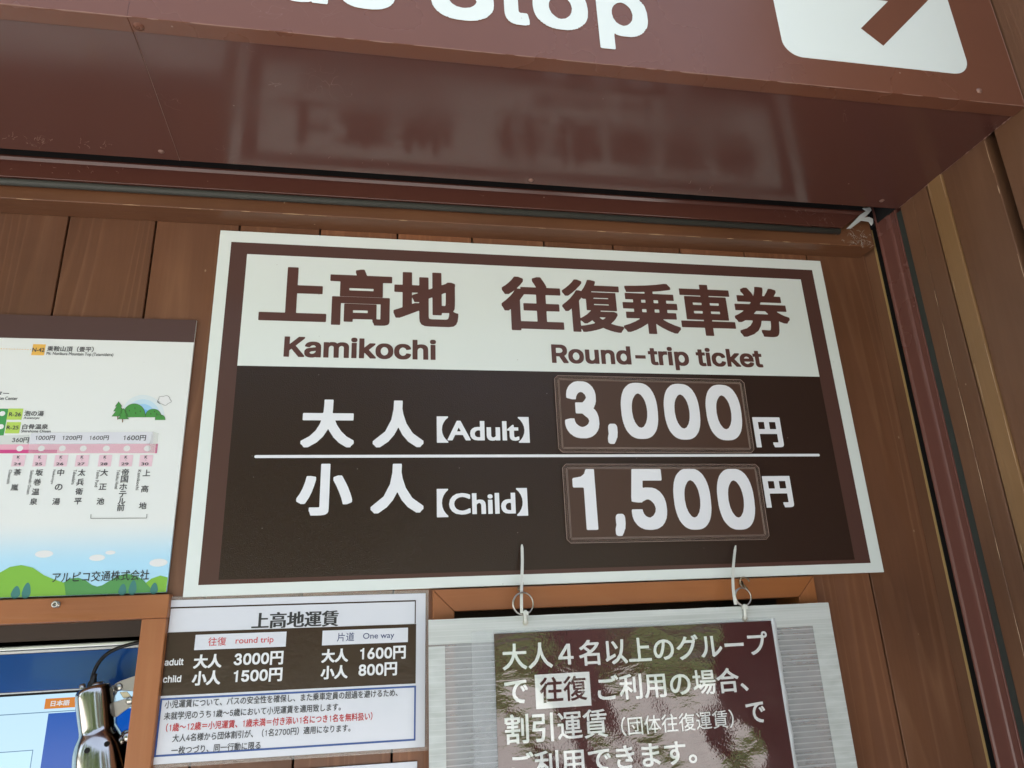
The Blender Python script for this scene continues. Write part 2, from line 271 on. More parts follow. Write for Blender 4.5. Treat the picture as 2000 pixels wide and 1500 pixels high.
def glyphs(text, font, bold, cell):
    mincho = font == 'mincho'; font = 'cjk' if mincho else font
    Ls = contours(text, font)
    if not Ls: return np.zeros((0, 2)), []
    sp = sorted(range(len(Ls)), key=lambda i: Ls[i][:, 0].min()); cl = []; end = -9
    for i in sp:
        a, b = Ls[i][:, 0].min(), Ls[i][:, 0].max()
        if cl and a < end+.02: cl[-1].append(i); end = max(end, b)
        else: cl.append([i]); end = b
    V = []; F = []; n = 0
    for g in cl:
        loops = [Ls[i] for i in g]
        if bold is not None:
            tot = sum(np.hypot(*(np.roll(L, -1, 0)-L).T).sum() for L in loops)
            hgt = max(L[:, 1].max() for L in loops)-min(L[:, 1].min() for L in loops)
            wd = max(L[:, 0].max() for L in loops)-min(L[:, 0].min() for L in loops)
            b = bold
            if font == 'cjk' and tot > 7.5: b = bold*max(.42, 1-(tot-7.5)*.075)
            b_off = b*.85 if font == 'cjk' else b; asp = 1.25 if font == 'cjk' else 1.12
            if mincho: b_off, asp = .009, 4.2
            loops = swell(loops, b_off, cell, asp)
        if not loops: continue
        for attempt in range(2):
            pts = []; ed = []
            for L in loops:
                k = len(pts); pts += [Vector((float(x), float(y))) for x, y in L]; ed += [(k+i, k+(i+1) % len(L)) for i in range(len(L))]
            vo, _, fo, *_r = delaunay_2d_cdt(pts, ed, [], 1, 1e-6)
            vo = np.array([(v.x, v.y) for v in vo]); fo = np.array([t for t in fo if len(t) == 3])
            if not len(fo): break
            ce = vo[fo].mean(1); ins = np.zeros(len(ce), int)
            for L in loops:
                M = np.roll(L, -1, 0)
                for a, b in zip(L, M):
                    if a[1] == b[1]: continue
                    hit = ((a[1] <= ce[:, 1]) != (b[1] <= ce[:, 1])) & (a[0]+(ce[:, 1]-a[1])*(b[0]-a[0])/(b[1]-a[1]) > ce[:, 0]); ins += hit
            fo = fo[ins % 2 == 1]
            e1, e2 = vo[fo[:, 1]]-vo[fo[:, 0]], vo[fo[:, 2]]-vo[fo[:, 0]]; ta = np.abs(e1[:, 0]*e2[:, 1]-e1[:, 1]*e2[:, 0]).sum()/2
            la = abs(sum((L[:, 0]*np.roll(L[:, 1], -1)-L[:, 1]*np.roll(L[:, 0], -1)).sum()/2 for L in loops))
            if abs(ta-la) < .003*la or bold is None: break
            print('refill', text, ta, la)
            loops = swell([Ls[i] for i in g], b_off, cell*.93, asp, .01)
        if not len(fo): continue
        V.append(vo); F += [tuple(int(k)+n for k in t) for t in fo]; n += len(vo)
    if not V: return np.zeros((0, 2)), []
    return np.concatenate(V), F
class Sheet:
    """a flat printed surface parallel to the wall, possibly turned a little about its normal"""
    def __init__(s, y, rot=0.0, piv=(0, 0)):
        s.y = y; s.c, s.s = math.cos(rot), math.sin(rot); s.p = piv
    def uv(s, px):
        p = at(px[0], px[1], s.y); dx, dz = p.x-s.p[0], p.z-s.p[1]
        return (dx*s.c+dz*s.s, -dx*s.s+dz*s.c)
    def xyz(s, u, v, dy=0.0):
        return (s.p[0]+u*s.c-v*s.s, s.y+dy, s.p[1]+u*s.s+v*s.c)
    def text(s, name, text, L, R, T, B, mat, parent, bold=.03, font='cjk', cell=.016, dy=-.0003):
        P, F = glyphs(text, font, bold, cell)
        u0, u1 = s.uv(L)[0], s.uv(R)[0]; v1, v0 = s.uv(T)[1], s.uv(B)[1]
        a, b = P.min(0), P.max(0)
        q = [(u0+(x-a[0])/(b[0]-a[0])*(u1-u0), v0+(y-a[1])/(b[1]-a[1])*(v1-v0)) for x, y in P]
        return new(name, [s.xyz(u, v, dy) for u, v in q], F, mat, parent)
    def glyph_row(s, name, items, mat, parent, bold, cell=.02, dy=-.0003, turn=0):
        """items: (text, centre px, width px, height px); all joined into one mesh"""
        mb = MB()
        for t, c, wpx, hpx in items:
            P, F = glyphs(t, 'cjk', bold, cell); a, b = P.min(0), P.max(0); ce = (a+b)/2
            u, v = s.uv(c); k = s.uv((c[0]+50, c[1]))[0]-s.uv((c[0]-50, c[1]))[0]; k /= 100
            if turn: q = [(u+(y-ce[1])/(b[1]-a[1])*wpx*k, v-(x-ce[0])/(b[0]-a[0])*hpx*k) for x, y in P]
            else: q = [(u+(x-ce[0])/(max(b-a))*wpx*k, v+(y-ce[1])/(max(b-a))*hpx*k) for x, y in P]
            mb.add([s.xyz(*p, dy) for p in q], F)
        return mb.obj(name, mat, parent)
    def poly(s, name, pxs, mat, parent, dy=-.0002, mb=None):
        V = [s.xyz(*s.uv(p), dy) for p in pxs]
        if mb is not None: mb.add(V, [tuple(range(len(V)))]); return
        return new(name, V, [tuple(range(len(V)))], mat, parent)
    def rect(s, name, tl, br, mat, parent, dy=-.0002, mb=None):
        """rectangle from two corners given in photo pixels"""
        u0, v1 = s.uv(tl); u1, v0 = s.uv(br)
        V = [s.xyz(u0, v0, dy), s.xyz(u1, v0, dy), s.xyz(u1, v1, dy), s.xyz(u0, v1, dy)]
        if mb is not None: mb.add(V, [(0, 1, 2, 3)]); return
        return new(name, V, [(0, 1, 2, 3)], mat, parent)
    def uvrect(s, name, u0, u1, v0, v1, mat, parent, dy=-.0002, mb=None):
        V = [s.xyz(u0, v0, dy), s.xyz(u1, v0, dy), s.xyz(u1, v1, dy), s.xyz(u0, v1, dy)]
        if mb is not None: mb.add(V, [(0, 1, 2, 3)]); return
        return new(name, V, [(0, 1, 2, 3)], mat, parent)
    def disc(s, mb, c, rx, rz, dy=-.0004, n=24, m=0):
        u, v = s.uv(c); k = (s.uv((c[0]+50, c[1]))[0]-s.uv((c[0]-50, c[1]))[0])/100
        V = [s.xyz(u+rx*k*math.cos(2*math.pi*i/n), v+rz*k*math.sin(2*math.pi*i/n), dy) for i in range(n)]
        mb.add(V, [tuple(range(n))], m)
    def frame(s, name, u0, u1, v0, v1, t, mat, parent, dy=-.0003, mb=None):
        """a printed outline of width t"""
        o = mb or MB()
        for a in ((u0, u1, v1-t, v1), (u0, u1, v0, v0+t), (u0, u0+t, v0+t, v1-t), (u1-t, u1, v0+t, v1-t)):
            V = [s.xyz(a[0], a[2], dy), s.xyz(a[1], a[2], dy), s.xyz(a[1], a[3], dy), s.xyz(a[0], a[3], dy)]
            o.add(V, [(0, 1, 2, 3)])
        if mb is None: return o.obj(name, mat, parent)
    def slab(s, name, u0, u1, v0, v1, th, mat, parent, bev=.0006):
        """a board whose printed face lies at y, going back by th"""
        P = [(u0, v0), (u1, v0), (u1, v1), (u0, v1)]
        V = [s.xyz(*p, 0) for p in P]+[s.xyz(*p, th) for p in P]
        o = new(name, V, [(0, 1, 2, 3), (7, 6, 5, 4), (0, 4, 5, 1), (1, 5, 6, 2), (2, 6, 7, 3), (3, 7, 4, 0)], mat, parent)
        return bevel(o, bev, 2) if bev else o

# ------------------------------------------------------------------ materials
def mat(name, col, rough=.5, metal=0, spec=.5, coat=0, bump=None, emit=None, ior=1.5):
    M = bpy.data.materials.new(name); M.use_nodes = True; b = M.node_tree.nodes['Principled BSDF']
    b.inputs['Base Color'].default_value = (*col, 1); b.inputs['Roughness'].default_value = rough
    b.inputs['Metallic'].default_value = metal; b.inputs['Specular IOR Level'].default_value = spec
    b.inputs['Coat Weight'].default_value = coat; b.inputs['IOR'].default_value = ior
    if emit: b.inputs['Base Color'].default_value = (*(x*.06 for x in col), 1); b.inputs['Emission Color'].default_value = (*col, 1); b.inputs['Emission Strength'].default_value = emit
    if bump: add_bump(M, *bump)
    return M
def N(M, t, **k):
    n = M.node_tree.nodes.new(t)
    for a, v in k.items():
        if a in n.inputs.keys(): n.inputs[a].default_value = v
        else: setattr(n, a, v)
    return n
def LK(M, a, b): M.node_tree.links.new(a, b)
def coords(M, scale=(1, 1, 1), kind='Object'):
    tc = N(M, 'ShaderNodeTexCoord'); mp = N(M, 'ShaderNodeMapping'); mp.inputs['Scale'].default_value = scale
    LK(M, tc.outputs[kind], mp.inputs['Vector']); return mp
def add_bump(M, scale, strength, dist=.001, detail=3, sc3=(1, 1, 1)):
    b = M.node_tree.nodes['Principled BSDF']; mp = coords(M, sc3)
    n = N(M, 'ShaderNodeTexNoise'); n.inputs['Scale'].default_value = scale; n.inputs['Detail'].default_value = detail
    LK(M, mp.outputs[0], n.inputs['Vector']); bp = N(M, 'ShaderNodeBump'); bp.inputs['Strength'].default_value = strength
    bp.inputs['Distance'].default_value = dist; LK(M, n.outputs[0], bp.inputs['Height']); LK(M, bp.outputs[0], b.inputs['Normal'])
def ramp(M, src, stops):
    r = N(M, 'ShaderNodeValToRGB'); e = r.color_ramp.elements
    while len(e) < len(stops): e.new(.5)
    for k, (p, c) in zip(e, stops): k.position = p; k.color = (*c, 1) if len(c) == 3 else c
    LK(M, src, r.inputs[0]); return r
def mix(M, fac, a, b, mode='MIX'):
    n = N(M, 'ShaderNodeMix'); n.data_type = 'RGBA'; n.blend_type = mode
    for s, v in ((0, fac), (6, a), (7, b)):
        if hasattr(v, 'is_linked'): LK(M, v, n.inputs[s])
        elif isinstance(v, (int, float)): n.inputs[s].default_value = v
        else: n.inputs[s].default_value = (*v, 1)
    return n.outputs[2]
def math_(M, op, a, b=0.0):
    n = N(M, 'ShaderNodeMath'); n.operation = op
    for i, v in enumerate((a, b)):
        if hasattr(v, 'is_linked'): LK(M, v, n.inputs[i])
        else: n.inputs[i].default_value = v
    return n.outputs[0]
def wood(name, base, light, dark, grain='z', rough=.5, island=True, knots=True, flecks=.25, coat=0.0, contrast=.6, tint=.25, lines=.5):
    M = mat(name, base, rough, coat=coat); b = M.node_tree.nodes['Principled BSDF']
    k = {'z': (1, 1, .06), 'x': (.06, 1, 1), 'y': (1, .06, 1)}[grain]
    tc = N(M, 'ShaderNodeTexCoord'); vec = tc.outputs['Object']
    gi = N(M, 'ShaderNodeNewGeometry')
    if island:
        cmb = N(M, 'ShaderNodeCombineXYZ'); r10 = math_(M, 'MULTIPLY', gi.outputs['Random Per Island'], 13.7)
        LK(M, r10, cmb.inputs[0]); LK(M, r10, cmb.inputs[1]); LK(M, r10, cmb.inputs[2])
        ad = N(M, 'ShaderNodeVectorMath', operation='ADD'); LK(M, vec, ad.inputs[0]); LK(M, cmb.outputs[0], ad.inputs[1]); vec = ad.outputs[0]
    mp = N(M, 'ShaderNodeMapping'); mp.inputs['Scale'].default_value = k; LK(M, vec, mp.inputs['Vector'])
    def noise(s, d, vecin=None, dist=0):
        n = N(M, 'ShaderNodeTexNoise'); n.inputs['Scale'].default_value = s; n.inputs['Detail'].default_value = d
        n.inputs['Distortion'].default_value = dist
        LK(M, vecin or mp.outputs[0], n.inputs['Vector']); return n.outputs[0]
    big = noise(9, 2); fine = noise(260, 3); mid = noise(45, 3, None, .6)
    # growth rings: contour lines of a stretched field
    fld = noise(6.5, 2.2, None, .9); ring = math_(M, 'FRACT', math_(M, 'MULTIPLY', fld, 19)); stain = noise(3.2, 4, vec)
    rl = ramp(M, ring, [(0, (0, 0, 0)), (.62, (.1, .1, .1)), (.86, (1, 1, 1)), (1, (0, 0, 0))]).outputs[0]
    c = mix(M, math_(M, 'MULTIPLY', big, contrast*1.0), base, dark)
    c = mix(M, math_(M, 'MULTIPLY', rl, math_(M, 'MULTIPLY', mid, lines)), c, light)
    c = mix(M, ramp(M, fine, [(.38, (.5,)*3), (.62, (0,)*3)]).outputs[0], c, dark) if False else mix(M, math_(M, 'MULTIPLY', fine, .45), c, dark)
    c = mix(M, ramp(M, stain, [(.42, (0,)*3), (.68, (.55,)*3)]).outputs[0], c, tuple(x*.62 for x in dark))
    if island:
        tn = ramp(M, gi.outputs['Random Per Island'], [(0, (1-tint,)*3), (.5, (1, 1, 1)), (1, (1+tint*.5, 1+tint*.35, 1+tint*.2))]).outputs[0]
        c = mix(M, 1.0, c, tn, 'MULTIPLY')
    if knots:
        kk = {'z': (1, 1, .32), 'x': (.32, 1, 1), 'y': (1, .32, 1)}[grain]
        m2 = N(M, 'ShaderNodeMapping'); m2.inputs['Scale'].default_value = kk; LK(M, vec, m2.inputs['Vector'])
        vo = N(M, 'ShaderNodeTexVoronoi'); vo.inputs['Scale'].default_value = 9; LK(M, m2.outputs[0], vo.inputs['Vector'])
        c = mix(M, ramp(M, vo.outputs['Distance'], [(.018, (.85,)*3), (.05, (.25,)*3), (.09, (0,)*3)]).outputs[0], c, tuple(x*.3 for x in dark))
    if flecks:
        v2 = N(M, 'ShaderNodeTexVoronoi'); v2.inputs['Scale'].default_value = 34; v2.inputs['Randomness'].default_value = 1
        m3 = N(M, 'ShaderNodeMapping'); m3.inputs['Scale'].default_value = (1, 1, .6); LK(M, vec, m3.inputs['Vector']); LK(M, m3.outputs[0], v2.inputs['Vector'])
        sel = math_(M, 'GREATER_THAN', noise(7, 1, vec), .56)
        c = mix(M, math_(M, 'MULTIPLY', math_(M, 'MULTIPLY', ramp(M, v2.outputs['Distance'], [(.03, (1,)*3), (.045, (0,)*3)]).outputs[0], sel), flecks*2), c, (.45, .33, .22))
    LK(M, c, b.inputs['Base Color'])
    bp = N(M, 'ShaderNodeBump'); bp.inputs['Strength'].default_value = .25; bp.inputs['Distance'].default_value = .0008
    LK(M, math_(M, 'ADD', fine, math_(M, 'MULTIPLY', rl, .4)), bp.inputs['Height']); LK(M, bp.outputs[0], b.inputs['Normal'])
    rr = ramp(M, mid, [(.3, (rough-.1,)*3), (.7, (rough+.12,)*3)]).outputs[0]; LK(M, rr, b.inputs['Roughness'])
    return M
def painted(name, col, rough, flecks=.5, dirt=.3, fleckcol=(.42, .3, .25), wav=.15, coat=0.0, scratch=True):
    """painted sheet metal: faint mottling, chips and dust specks, slight waviness"""
    M = mat(name, col, rough, coat=coat); b = M.node_tree.nodes['Principled BSDF']; mp = coords(M)
    n1 = N(M, 'ShaderNodeTexNoise'); n1.inputs['Scale'].default_value = 6; n1.inputs['Detail'].default_value = 5; LK(M, mp.outputs[0], n1.inputs['Vector'])
    c = mix(M, math_(M, 'MULTIPLY', n1.outputs[0], dirt), col, tuple(x*.62 for x in col))
    v = N(M, 'ShaderNodeTexVoronoi'); v.inputs['Scale'].default_value = 30; LK(M, mp.outputs[0], v.inputs['Vector'])
    n2 = N(M, 'ShaderNodeTexNoise'); n2.inputs['Scale'].default_value = 11; n2.inputs['Detail'].default_value = 2; LK(M, mp.outputs[0], n2.inputs['Vector'])
    spot = math_(M, 'MULTIPLY', ramp(M, v.outputs['Distance'], [(.028, (1,)*3), (.04, (0,)*3)]).outputs[0], math_(M, 'GREATER_THAN', n2.outputs[0], .53))
    c = mix(M, math_(M, 'MULTIPLY', spot, flecks), c, fleckcol)
    if scratch:
        w_ = N(M, 'ShaderNodeTexNoise'); w_.inputs['Scale'].default_value = 22; w_.inputs['Detail'].default_value = 1; w_.inputs['Distortion'].default_value = 2.5
        LK(M, mp.outputs[0], w_.inputs['Vector'])
        ln = ramp(M, w_.outputs[0], [(.494, (0,)*3), (.499, (1,)*3), (.504, (0,)*3)]).outputs[0]
        n3 = N(M, 'ShaderNodeTexNoise'); n3.inputs['Scale'].default_value = 8; LK(M, mp.outputs[0], n3.inputs['Vector'])
        c = mix(M, math_(M, 'MULTIPLY', math_(M, 'MULTIPLY', ln, math_(M, 'GREATER_THAN', n3.outputs[0], .66)), flecks*.6), c, fleckcol)
    LK(M, c, b.inputs['Base Color'])
    n4 = N(M, 'ShaderNodeTexNoise'); n4.inputs['Scale'].default_value = 18; n4.inputs['Detail'].default_value = 2; LK(M, mp.outputs[0], n4.inputs['Vector'])
    bp = N(M, 'ShaderNodeBump'); bp.inputs['Strength'].default_value = wav; bp.inputs['Distance'].default_value = .002; LK(M, n4.outputs[0], bp.inputs['Height']); LK(M, bp.outputs[0], b.inputs['Normal'])
    LK(M, ramp(M, n1.outputs[0], [(.3, (max(rough-.05, .02),)*3), (.75, (rough+.1,)*3)]).outputs[0], b.inputs['Roughness'])
    return M
def film(name, col, rough=.12, scale=900, strength=.12, wave=.0, spec=.5, specks=.15, sc3=(1, 1, 1), wscale=9, wdist=.004):
    """printed vinyl or laminate: orange-peel bump, broad ripples, tiny dust specks"""
    M = mat(name, col, rough, spec=spec); b = M.node_tree.nodes['Principled BSDF']; mp = coords(M)
    n = N(M, 'ShaderNodeTexNoise'); n.inputs['Scale'].default_value = scale; n.inputs['Detail'].default_value = 2; LK(M, mp.outputs[0], n.inputs['Vector'])
    bp = N(M, 'ShaderNodeBump'); bp.inputs['Strength'].default_value = strength; bp.inputs['Distance'].default_value = .0005; LK(M, n.outputs[0], bp.inputs['Height'])
    last = bp
    if wave:
        m2 = coords(M, sc3); n2 = N(M, 'ShaderNodeTexNoise'); n2.inputs['Scale'].default_value = wscale; n2.inputs['Detail'].default_value = 4; n2.inputs['Distortion'].default_value = .5
        LK(M, m2.outputs[0], n2.inputs['Vector'])
        b2 = N(M, 'ShaderNodeBump'); b2.inputs['Strength'].default_value = wave; b2.inputs['Distance'].default_value = wdist
        LK(M, n2.outputs[0], b2.inputs['Height']); LK(M, bp.outputs[0], b2.inputs['Normal']); last = b2
    LK(M, last.outputs[0], b.inputs['Normal'])
    if specks:
        v = N(M, 'ShaderNodeTexVoronoi'); v.inputs['Scale'].default_value = 42; LK(M, mp.outputs[0], v.inputs['Vector'])
        lum = sum(col)/3; tc = (.25, .2, .18) if lum < .3 else (.3, .28, .26)
        c = mix(M, math_(M, 'MULTIPLY', ramp(M, v.outputs['Distance'], [(.02, (1,)*3), (.035, (0,)*3)]).outputs[0], specks*2), col, tc)
        n3 = N(M, 'ShaderNodeTexNoise'); n3.inputs['Scale'].default_value = 5; n3.inputs['Detail'].default_value = 4; LK(M, mp.outputs[0], n3.inputs['Vector'])
        c = mix(M, math_(M, 'MULTIPLY', n3.outputs[0], .14), c, tuple(x*.8 for x in col))
        LK(M, c, b.inputs['Base Color'])
    return M

M_wall = wood('plank wood', (.262, .112, .054), (.42, .21, .11), (.125, .052, .027), rough=.42, tint=.42, lines=.6, contrast=.75)
M_trim = wood('trim wood', (.21, .09, .04), (.29, .14, .068), (.15, .06, .028), 'x', rough=.42, lines=.2, flecks=.4)
M_side = wood('side wood', (.235, .115, .06), (.33, .17, .095), (.13, .058, .03), 'z', rough=.45, lines=.35, flecks=.45)
M_ochre = wood('ochre wood', (.35, .20, .085), (.42, .27, .13), (.26, .14, .06), 'z', rough=.45, lines=.15, flecks=.2, knots=False)
M_frx = wood('frame wood along', (.45, .172, .056), (.5, .22, .08), (.33, .105, .028), 'x', rough=.42, lines=.4, flecks=.1, knots=False, tint=.12)
M_frz = wood('frame wood upright', (.45, .172, .056), (.5, .22, .08), (.33, .105, .028), 'z', rough=.42, lines=.4, flecks=.1, knots=False, tint=.12)
M_brown = painted('brown enamel front', (.175, .066, .038), .27, .5, .25)
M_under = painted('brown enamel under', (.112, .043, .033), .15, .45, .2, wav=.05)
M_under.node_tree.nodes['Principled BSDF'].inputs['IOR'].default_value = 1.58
M_bar = painted('brown gloss bar', (.098, .036, .026), .14, .6, .25, wav=.1)
M_rail = painted('brown gloss rail', (.16, .064, .050), .22, .45, .25, wav=.1)
M_wornlit = painted('worn and highlit brown', (.30, .16, .12), .45, .6, .5, fleckcol=(.6, .45, .38))
M_black = mat('dark cavity', (.006, .005, .005), .9)
M_dark = mat('dark interior', (.035, .022, .016), .8)
M_gasket = mat('grey rubber', (.055, .056, .047), .6)
M_gold = mat('brass coloured edge', (.50, .34, .14), .4, .2)
M_white = film('white sign face', (.79, .862, .835), .25, 500, .02, specks=.25)
M_wht2 = film('white vinyl', (.80, .82, .84), .25, 500, .03, specks=.12)
M_btext = film('brown vinyl lettering', (.105, .042, .034), .28, 500, .05, specks=.2)
M_sbrown = film('brown sign border', (.092, .044, .036), .25, 600, .06, specks=.3)
M_film = film('dark brown film', (.034, .018, .0135), .12, 800, .55, wave=.30, specks=.3, wscale=5)
M_wtext = film('white vinyl lettering', (.84, .865, .91), .3, 500, .05, specks=.0)
M_screw = mat('screw head', (.30, .17, .13), .4, .4)
M_steel = mat('steel', (.55, .54, .50), .28, 1.0)
M_brass = mat('worn steel hook', (.35, .29, .20), .35, 1.0)
M_chrome = mat('chrome', (.54, .52, .49), .15, 1.0)
M_cord = mat('black cord', (.012, .012, .012), .4)
M_tie = mat('nylon tie', (.72, .74, .68), .35)
M_blacktext = mat('black print', (.025, .027, .028), .5)
M_greytext = mat('dark grey print', (.06, .062, .07), .5)

# ------------------------------------------------------------------ ground and far wood
g = MB(); g.add([(-60, -90, 0), (60, -90, 0), (60, 30, 0), (-60, 30, 0)], [(0, 1, 2, 3)])
M_ground = mat('gravel', (.30, .285, .26), .9, bump=(60, .6, .01)); 
b = M_ground.node_tree.nodes['Principled BSDF']; mp = coords(M_ground); n = N(M_ground, 'ShaderNodeTexNoise'); n.inputs['Scale'].default_value = .8; n.inputs['Detail'].default_value = 6
LK(M_ground, mp.outputs[0], n.inputs['Vector']); LK(M_ground, ramp(M_ground, n.outputs[0], [(.35, (.42, .41, .39)), (.65, (.60, .585, .55))]).outputs[0], b.inputs['Base Color'])
o = g.obj('ground', M_ground); o['kind'] = 'structure'
g = MB(); g.add([(-60, -90, .004), (60, -90, .004), (60, -13, .004), (-60, -15, .004)], [(0, 1, 2, 3)])
M_lawn = mat('lawn', (.10, .19, .035), .9, bump=(40, .8, .03)); b = M_lawn.node_tree.nodes['Principled BSDF']; mp = coords(M_lawn); n = N(M_lawn, 'ShaderNodeTexNoise'); n.inputs['Scale'].default_value = .5; n.inputs['Detail'].default_value = 5
LK(M_lawn, mp.outputs[0], n.inputs['Vector']); LK(M_lawn, ramp(M_lawn, n.outputs[0], [(.4, (.055, .10, .025)), (.6, (.15, .25, .05))]).outputs[0], b.inputs['Base Color'])
o = g.obj('lawn', M_lawn); o['kind'] = 'structure'
f = MB(); rnd = random.Random(3)
for i in range(64):
    a = math.radians(rnd.uniform(200, 340)); rr = rnd.uniform(18, 30); cx, cy = rr*math.cos(a), rr*math.sin(a)
    h = rnd.uniform(7, 12)*(rr/17)
    f.tube([(cx, cy, 0), (cx+rnd.uniform(-.2, .2), cy, h*.5), (cx, cy, h*.92)], [.17, .12, .03], 6, 1)
    wd = rnd.uniform(1.9, 3.4)
    for k in range(420):
        t = rnd.random()**.8; z = h*(.12+.88*t); r0 = wd*(1-t)**.7*math.sqrt(rnd.random())+.1; an = rnd.uniform(0, 6.283)
        c = Vector((cx+r0*math.cos(an), cy+r0*math.sin(an), z)); s = rnd.uniform(.2, .5)
        u = Vector((rnd.gauss(0, 1), rnd.gauss(0, 1), rnd.gauss(0, .6))).normalized(); v = u.cross(Vector((rnd.gauss(0, 1), rnd.gauss(0, 1), rnd.gauss(0, 1)))).normalized()
        f.add([c-u*s, c+v*s*.6, c+u*s, c-v*s*.6], [(0, 1, 2, 3)], 0)
M_leaf = mat('leaves', (.075, .13, .03), .6); b = M_leaf.node_tree.nodes['Principled BSDF']; gi = N(M_leaf, 'ShaderNodeNewGeometry')
LK(M_leaf, ramp(M_leaf, gi.outputs['Random Per Island'], [(0, (.03, .06, .018)), (.6, (.08, .13, .03)), (1, (.14, .19, .05))]).outputs[0], b.inputs['Base Color'])
o = f.obj('far_wood', None, mats=[M_leaf, mat('bark', (.09, .065, .045), .9)]); o['kind'] = 'stuff'
o['label'] = 'green wood standing across the open ground'

# unseen posts added to give dark bands in the hanging sheet's reflection
for x, lab in ((1.02, 'unseen dark timber post added for the reflections, nearest the shutter box end'), (2.35, 'unseen dark timber post added for the reflections, farther from the shutter box')):
    q = MB(); q.box(x-.13, x+.13, -3.15, -2.89, .12, 3.3); q.box(x-.17, x+.17, -3.19, -2.85, 0, .118)
    tag(bevel(q.obj('reflection_post', mat('dark post timber', (.05, .03, .02), .6)), .006, 2), lab, 'post', 'posts added for the reflections')

# ------------------------------------------------------------------ plank wall
PITCH, SEAM0, GAP = .1084, .6636, .0012
LX0, LX1, LTOP = -.72, -.2665, Z+.0205        # left window opening
RX0, RX1, RTOP = .0865, .5460, Z+.0140        # right window opening
BOT = Z-.62
wallmb = MB()
k = 0
holes = [(LX0, LX1, LTOP), (RX0, RX1, RTOP)]
xs = [SEAM0+PITCH-k*PITCH for k in range(0, 31)]
for x1, x0 in zip(xs[:-1], xs[1:]):
    a, b = x0+GAP, min(x1-GAP, .772)
    th = .014
    hs = [h for h in holes if h[0] < b and h[1] > a]
    if not hs: wallmb.prism([(a, .02), (b, .02), (b, 3.05), (a, 3.05)], 0, th); continue
    h = hs[0]; L, R, T = h
    if L <= a and R >= b:
        wallmb.prism([(a, T), (b, T), (b, 3.05), (a, 3.05)], 0, th); wallmb.prism([(a, .02), (b, .02), (b, BOT), (a, BOT)], 0, th)
    elif L > a: wallmb.prism([(a, .02), (b, .02), (b, BOT), (L, BOT), (L, T), (b, T), (b, 3.05), (a, 3.05)], 0, th)
    else: wallmb.prism([(a, .02), (b, .02), (b, 3.05), (a, 3.05), (a, T), (R, T), (R, BOT), (a, BOT)], 0, th)
tag(bevel(wallmb.obj('plank_wall', M_wall), .0009, 2), 'brown stained wall of upright wooden planks behind all the signs', 'wall')
bk = MB()
for a in ((-2.6, LX0), (LX1, RX0), (RX1, 1.0)): bk.box(a[0], a[1], .0145, .05, .02, 3.05)
for L, R, T in holes: bk.box(L, R, .0145, .05, T, 3.05); bk.box(L, R, .0145, .05, .02, BOT)
o = bk.obj('wall_backing', M_black); o['kind'] = 'structure'
# room behind the windows, dark
rm = MB()
rm.box(-2.6, 1.0, 1.20, 1.25, .02, 3.05); rm.box(-2.65, -2.6, .05, 1.25, .02, 3.05); rm.box(1.0, 1.05, .05, 1.25, .02, 3.05); rm.box(-2.65, 1.05, .0, 1.25, 3.055, 3.2)
rm.box(-.06, -.03, .055, 1.2, .02, 3.05)
o = rm.obj('booth_interior', mat('booth interior', (.12, .08, .055), .8)); o['kind'] = 'structure'
# eave above everything
ev = MB(); ev.prof([(-.42, 3.07), (.9, 3.6), (.9, 3.7), (-.42, 3.17)], -2.8, 1.6)
tag(ev.obj('eave', M_dark), 'dark roof eave above the shutter box', 'roof')

# ------------------------------------------------------------------ header trim
hd = MB(); hd.prof([(-.0005, Z+.5375), (-.0365, Z+.5375), (-.0375, Z+.5385), (-.0375, Z+.625), (-.0005, Z+.625)], -2.6, .7600)
ht = thing('header_trim', 'long brown wooden beam with worn lower edge between planks and shutter', 'beam')
bevel(hd.obj('beam', M_trim, ht), .0016, 2)
we = MB(); rnd = random.Random(5)
x = -.75
while x < .74:
    L = rnd.uniform(.003, .03)
    if rnd.random() < .5: we.tube([(x, -.0372, Z+.5379), (x+L*.5, -.0374, Z+.5379+rnd.uniform(-.0003, .0003)), (x+L, -.0372, Z+.5379)], [.0002, rnd.uniform(.0003, .0008), .0002], 5)
    x += L+rnd.uniform(.004, .05)
we.obj('chipped_edge', mat('bare wood chips', (.42, .27, .15), .8), ht)
cw = MB(); rnd = random.Random(9)            # dusty cobweb in the right corner
for i in range(70):
    p = Vector((rnd.gauss(.735, .014), -.0379-abs(rnd.gauss(0, .0015)), Z+.5385+abs(rnd.gauss(0, .012))))
    if p.x > .759: continue
    q = p+Vector((rnd.gauss(0, .004), -abs(rnd.gauss(0, .001)), rnd.gauss(0, .004)))
    cw.tube([p, (p+q)/2+Vector((0, -.001, .001)), q], rnd.uniform(.0001, .0003), 4)
tag(cw.obj('cobweb', mat('dust', (.38, .33, .28), .9)), 'dusty grey cobweb clinging to the right end of the wooden beam', 'cobweb')

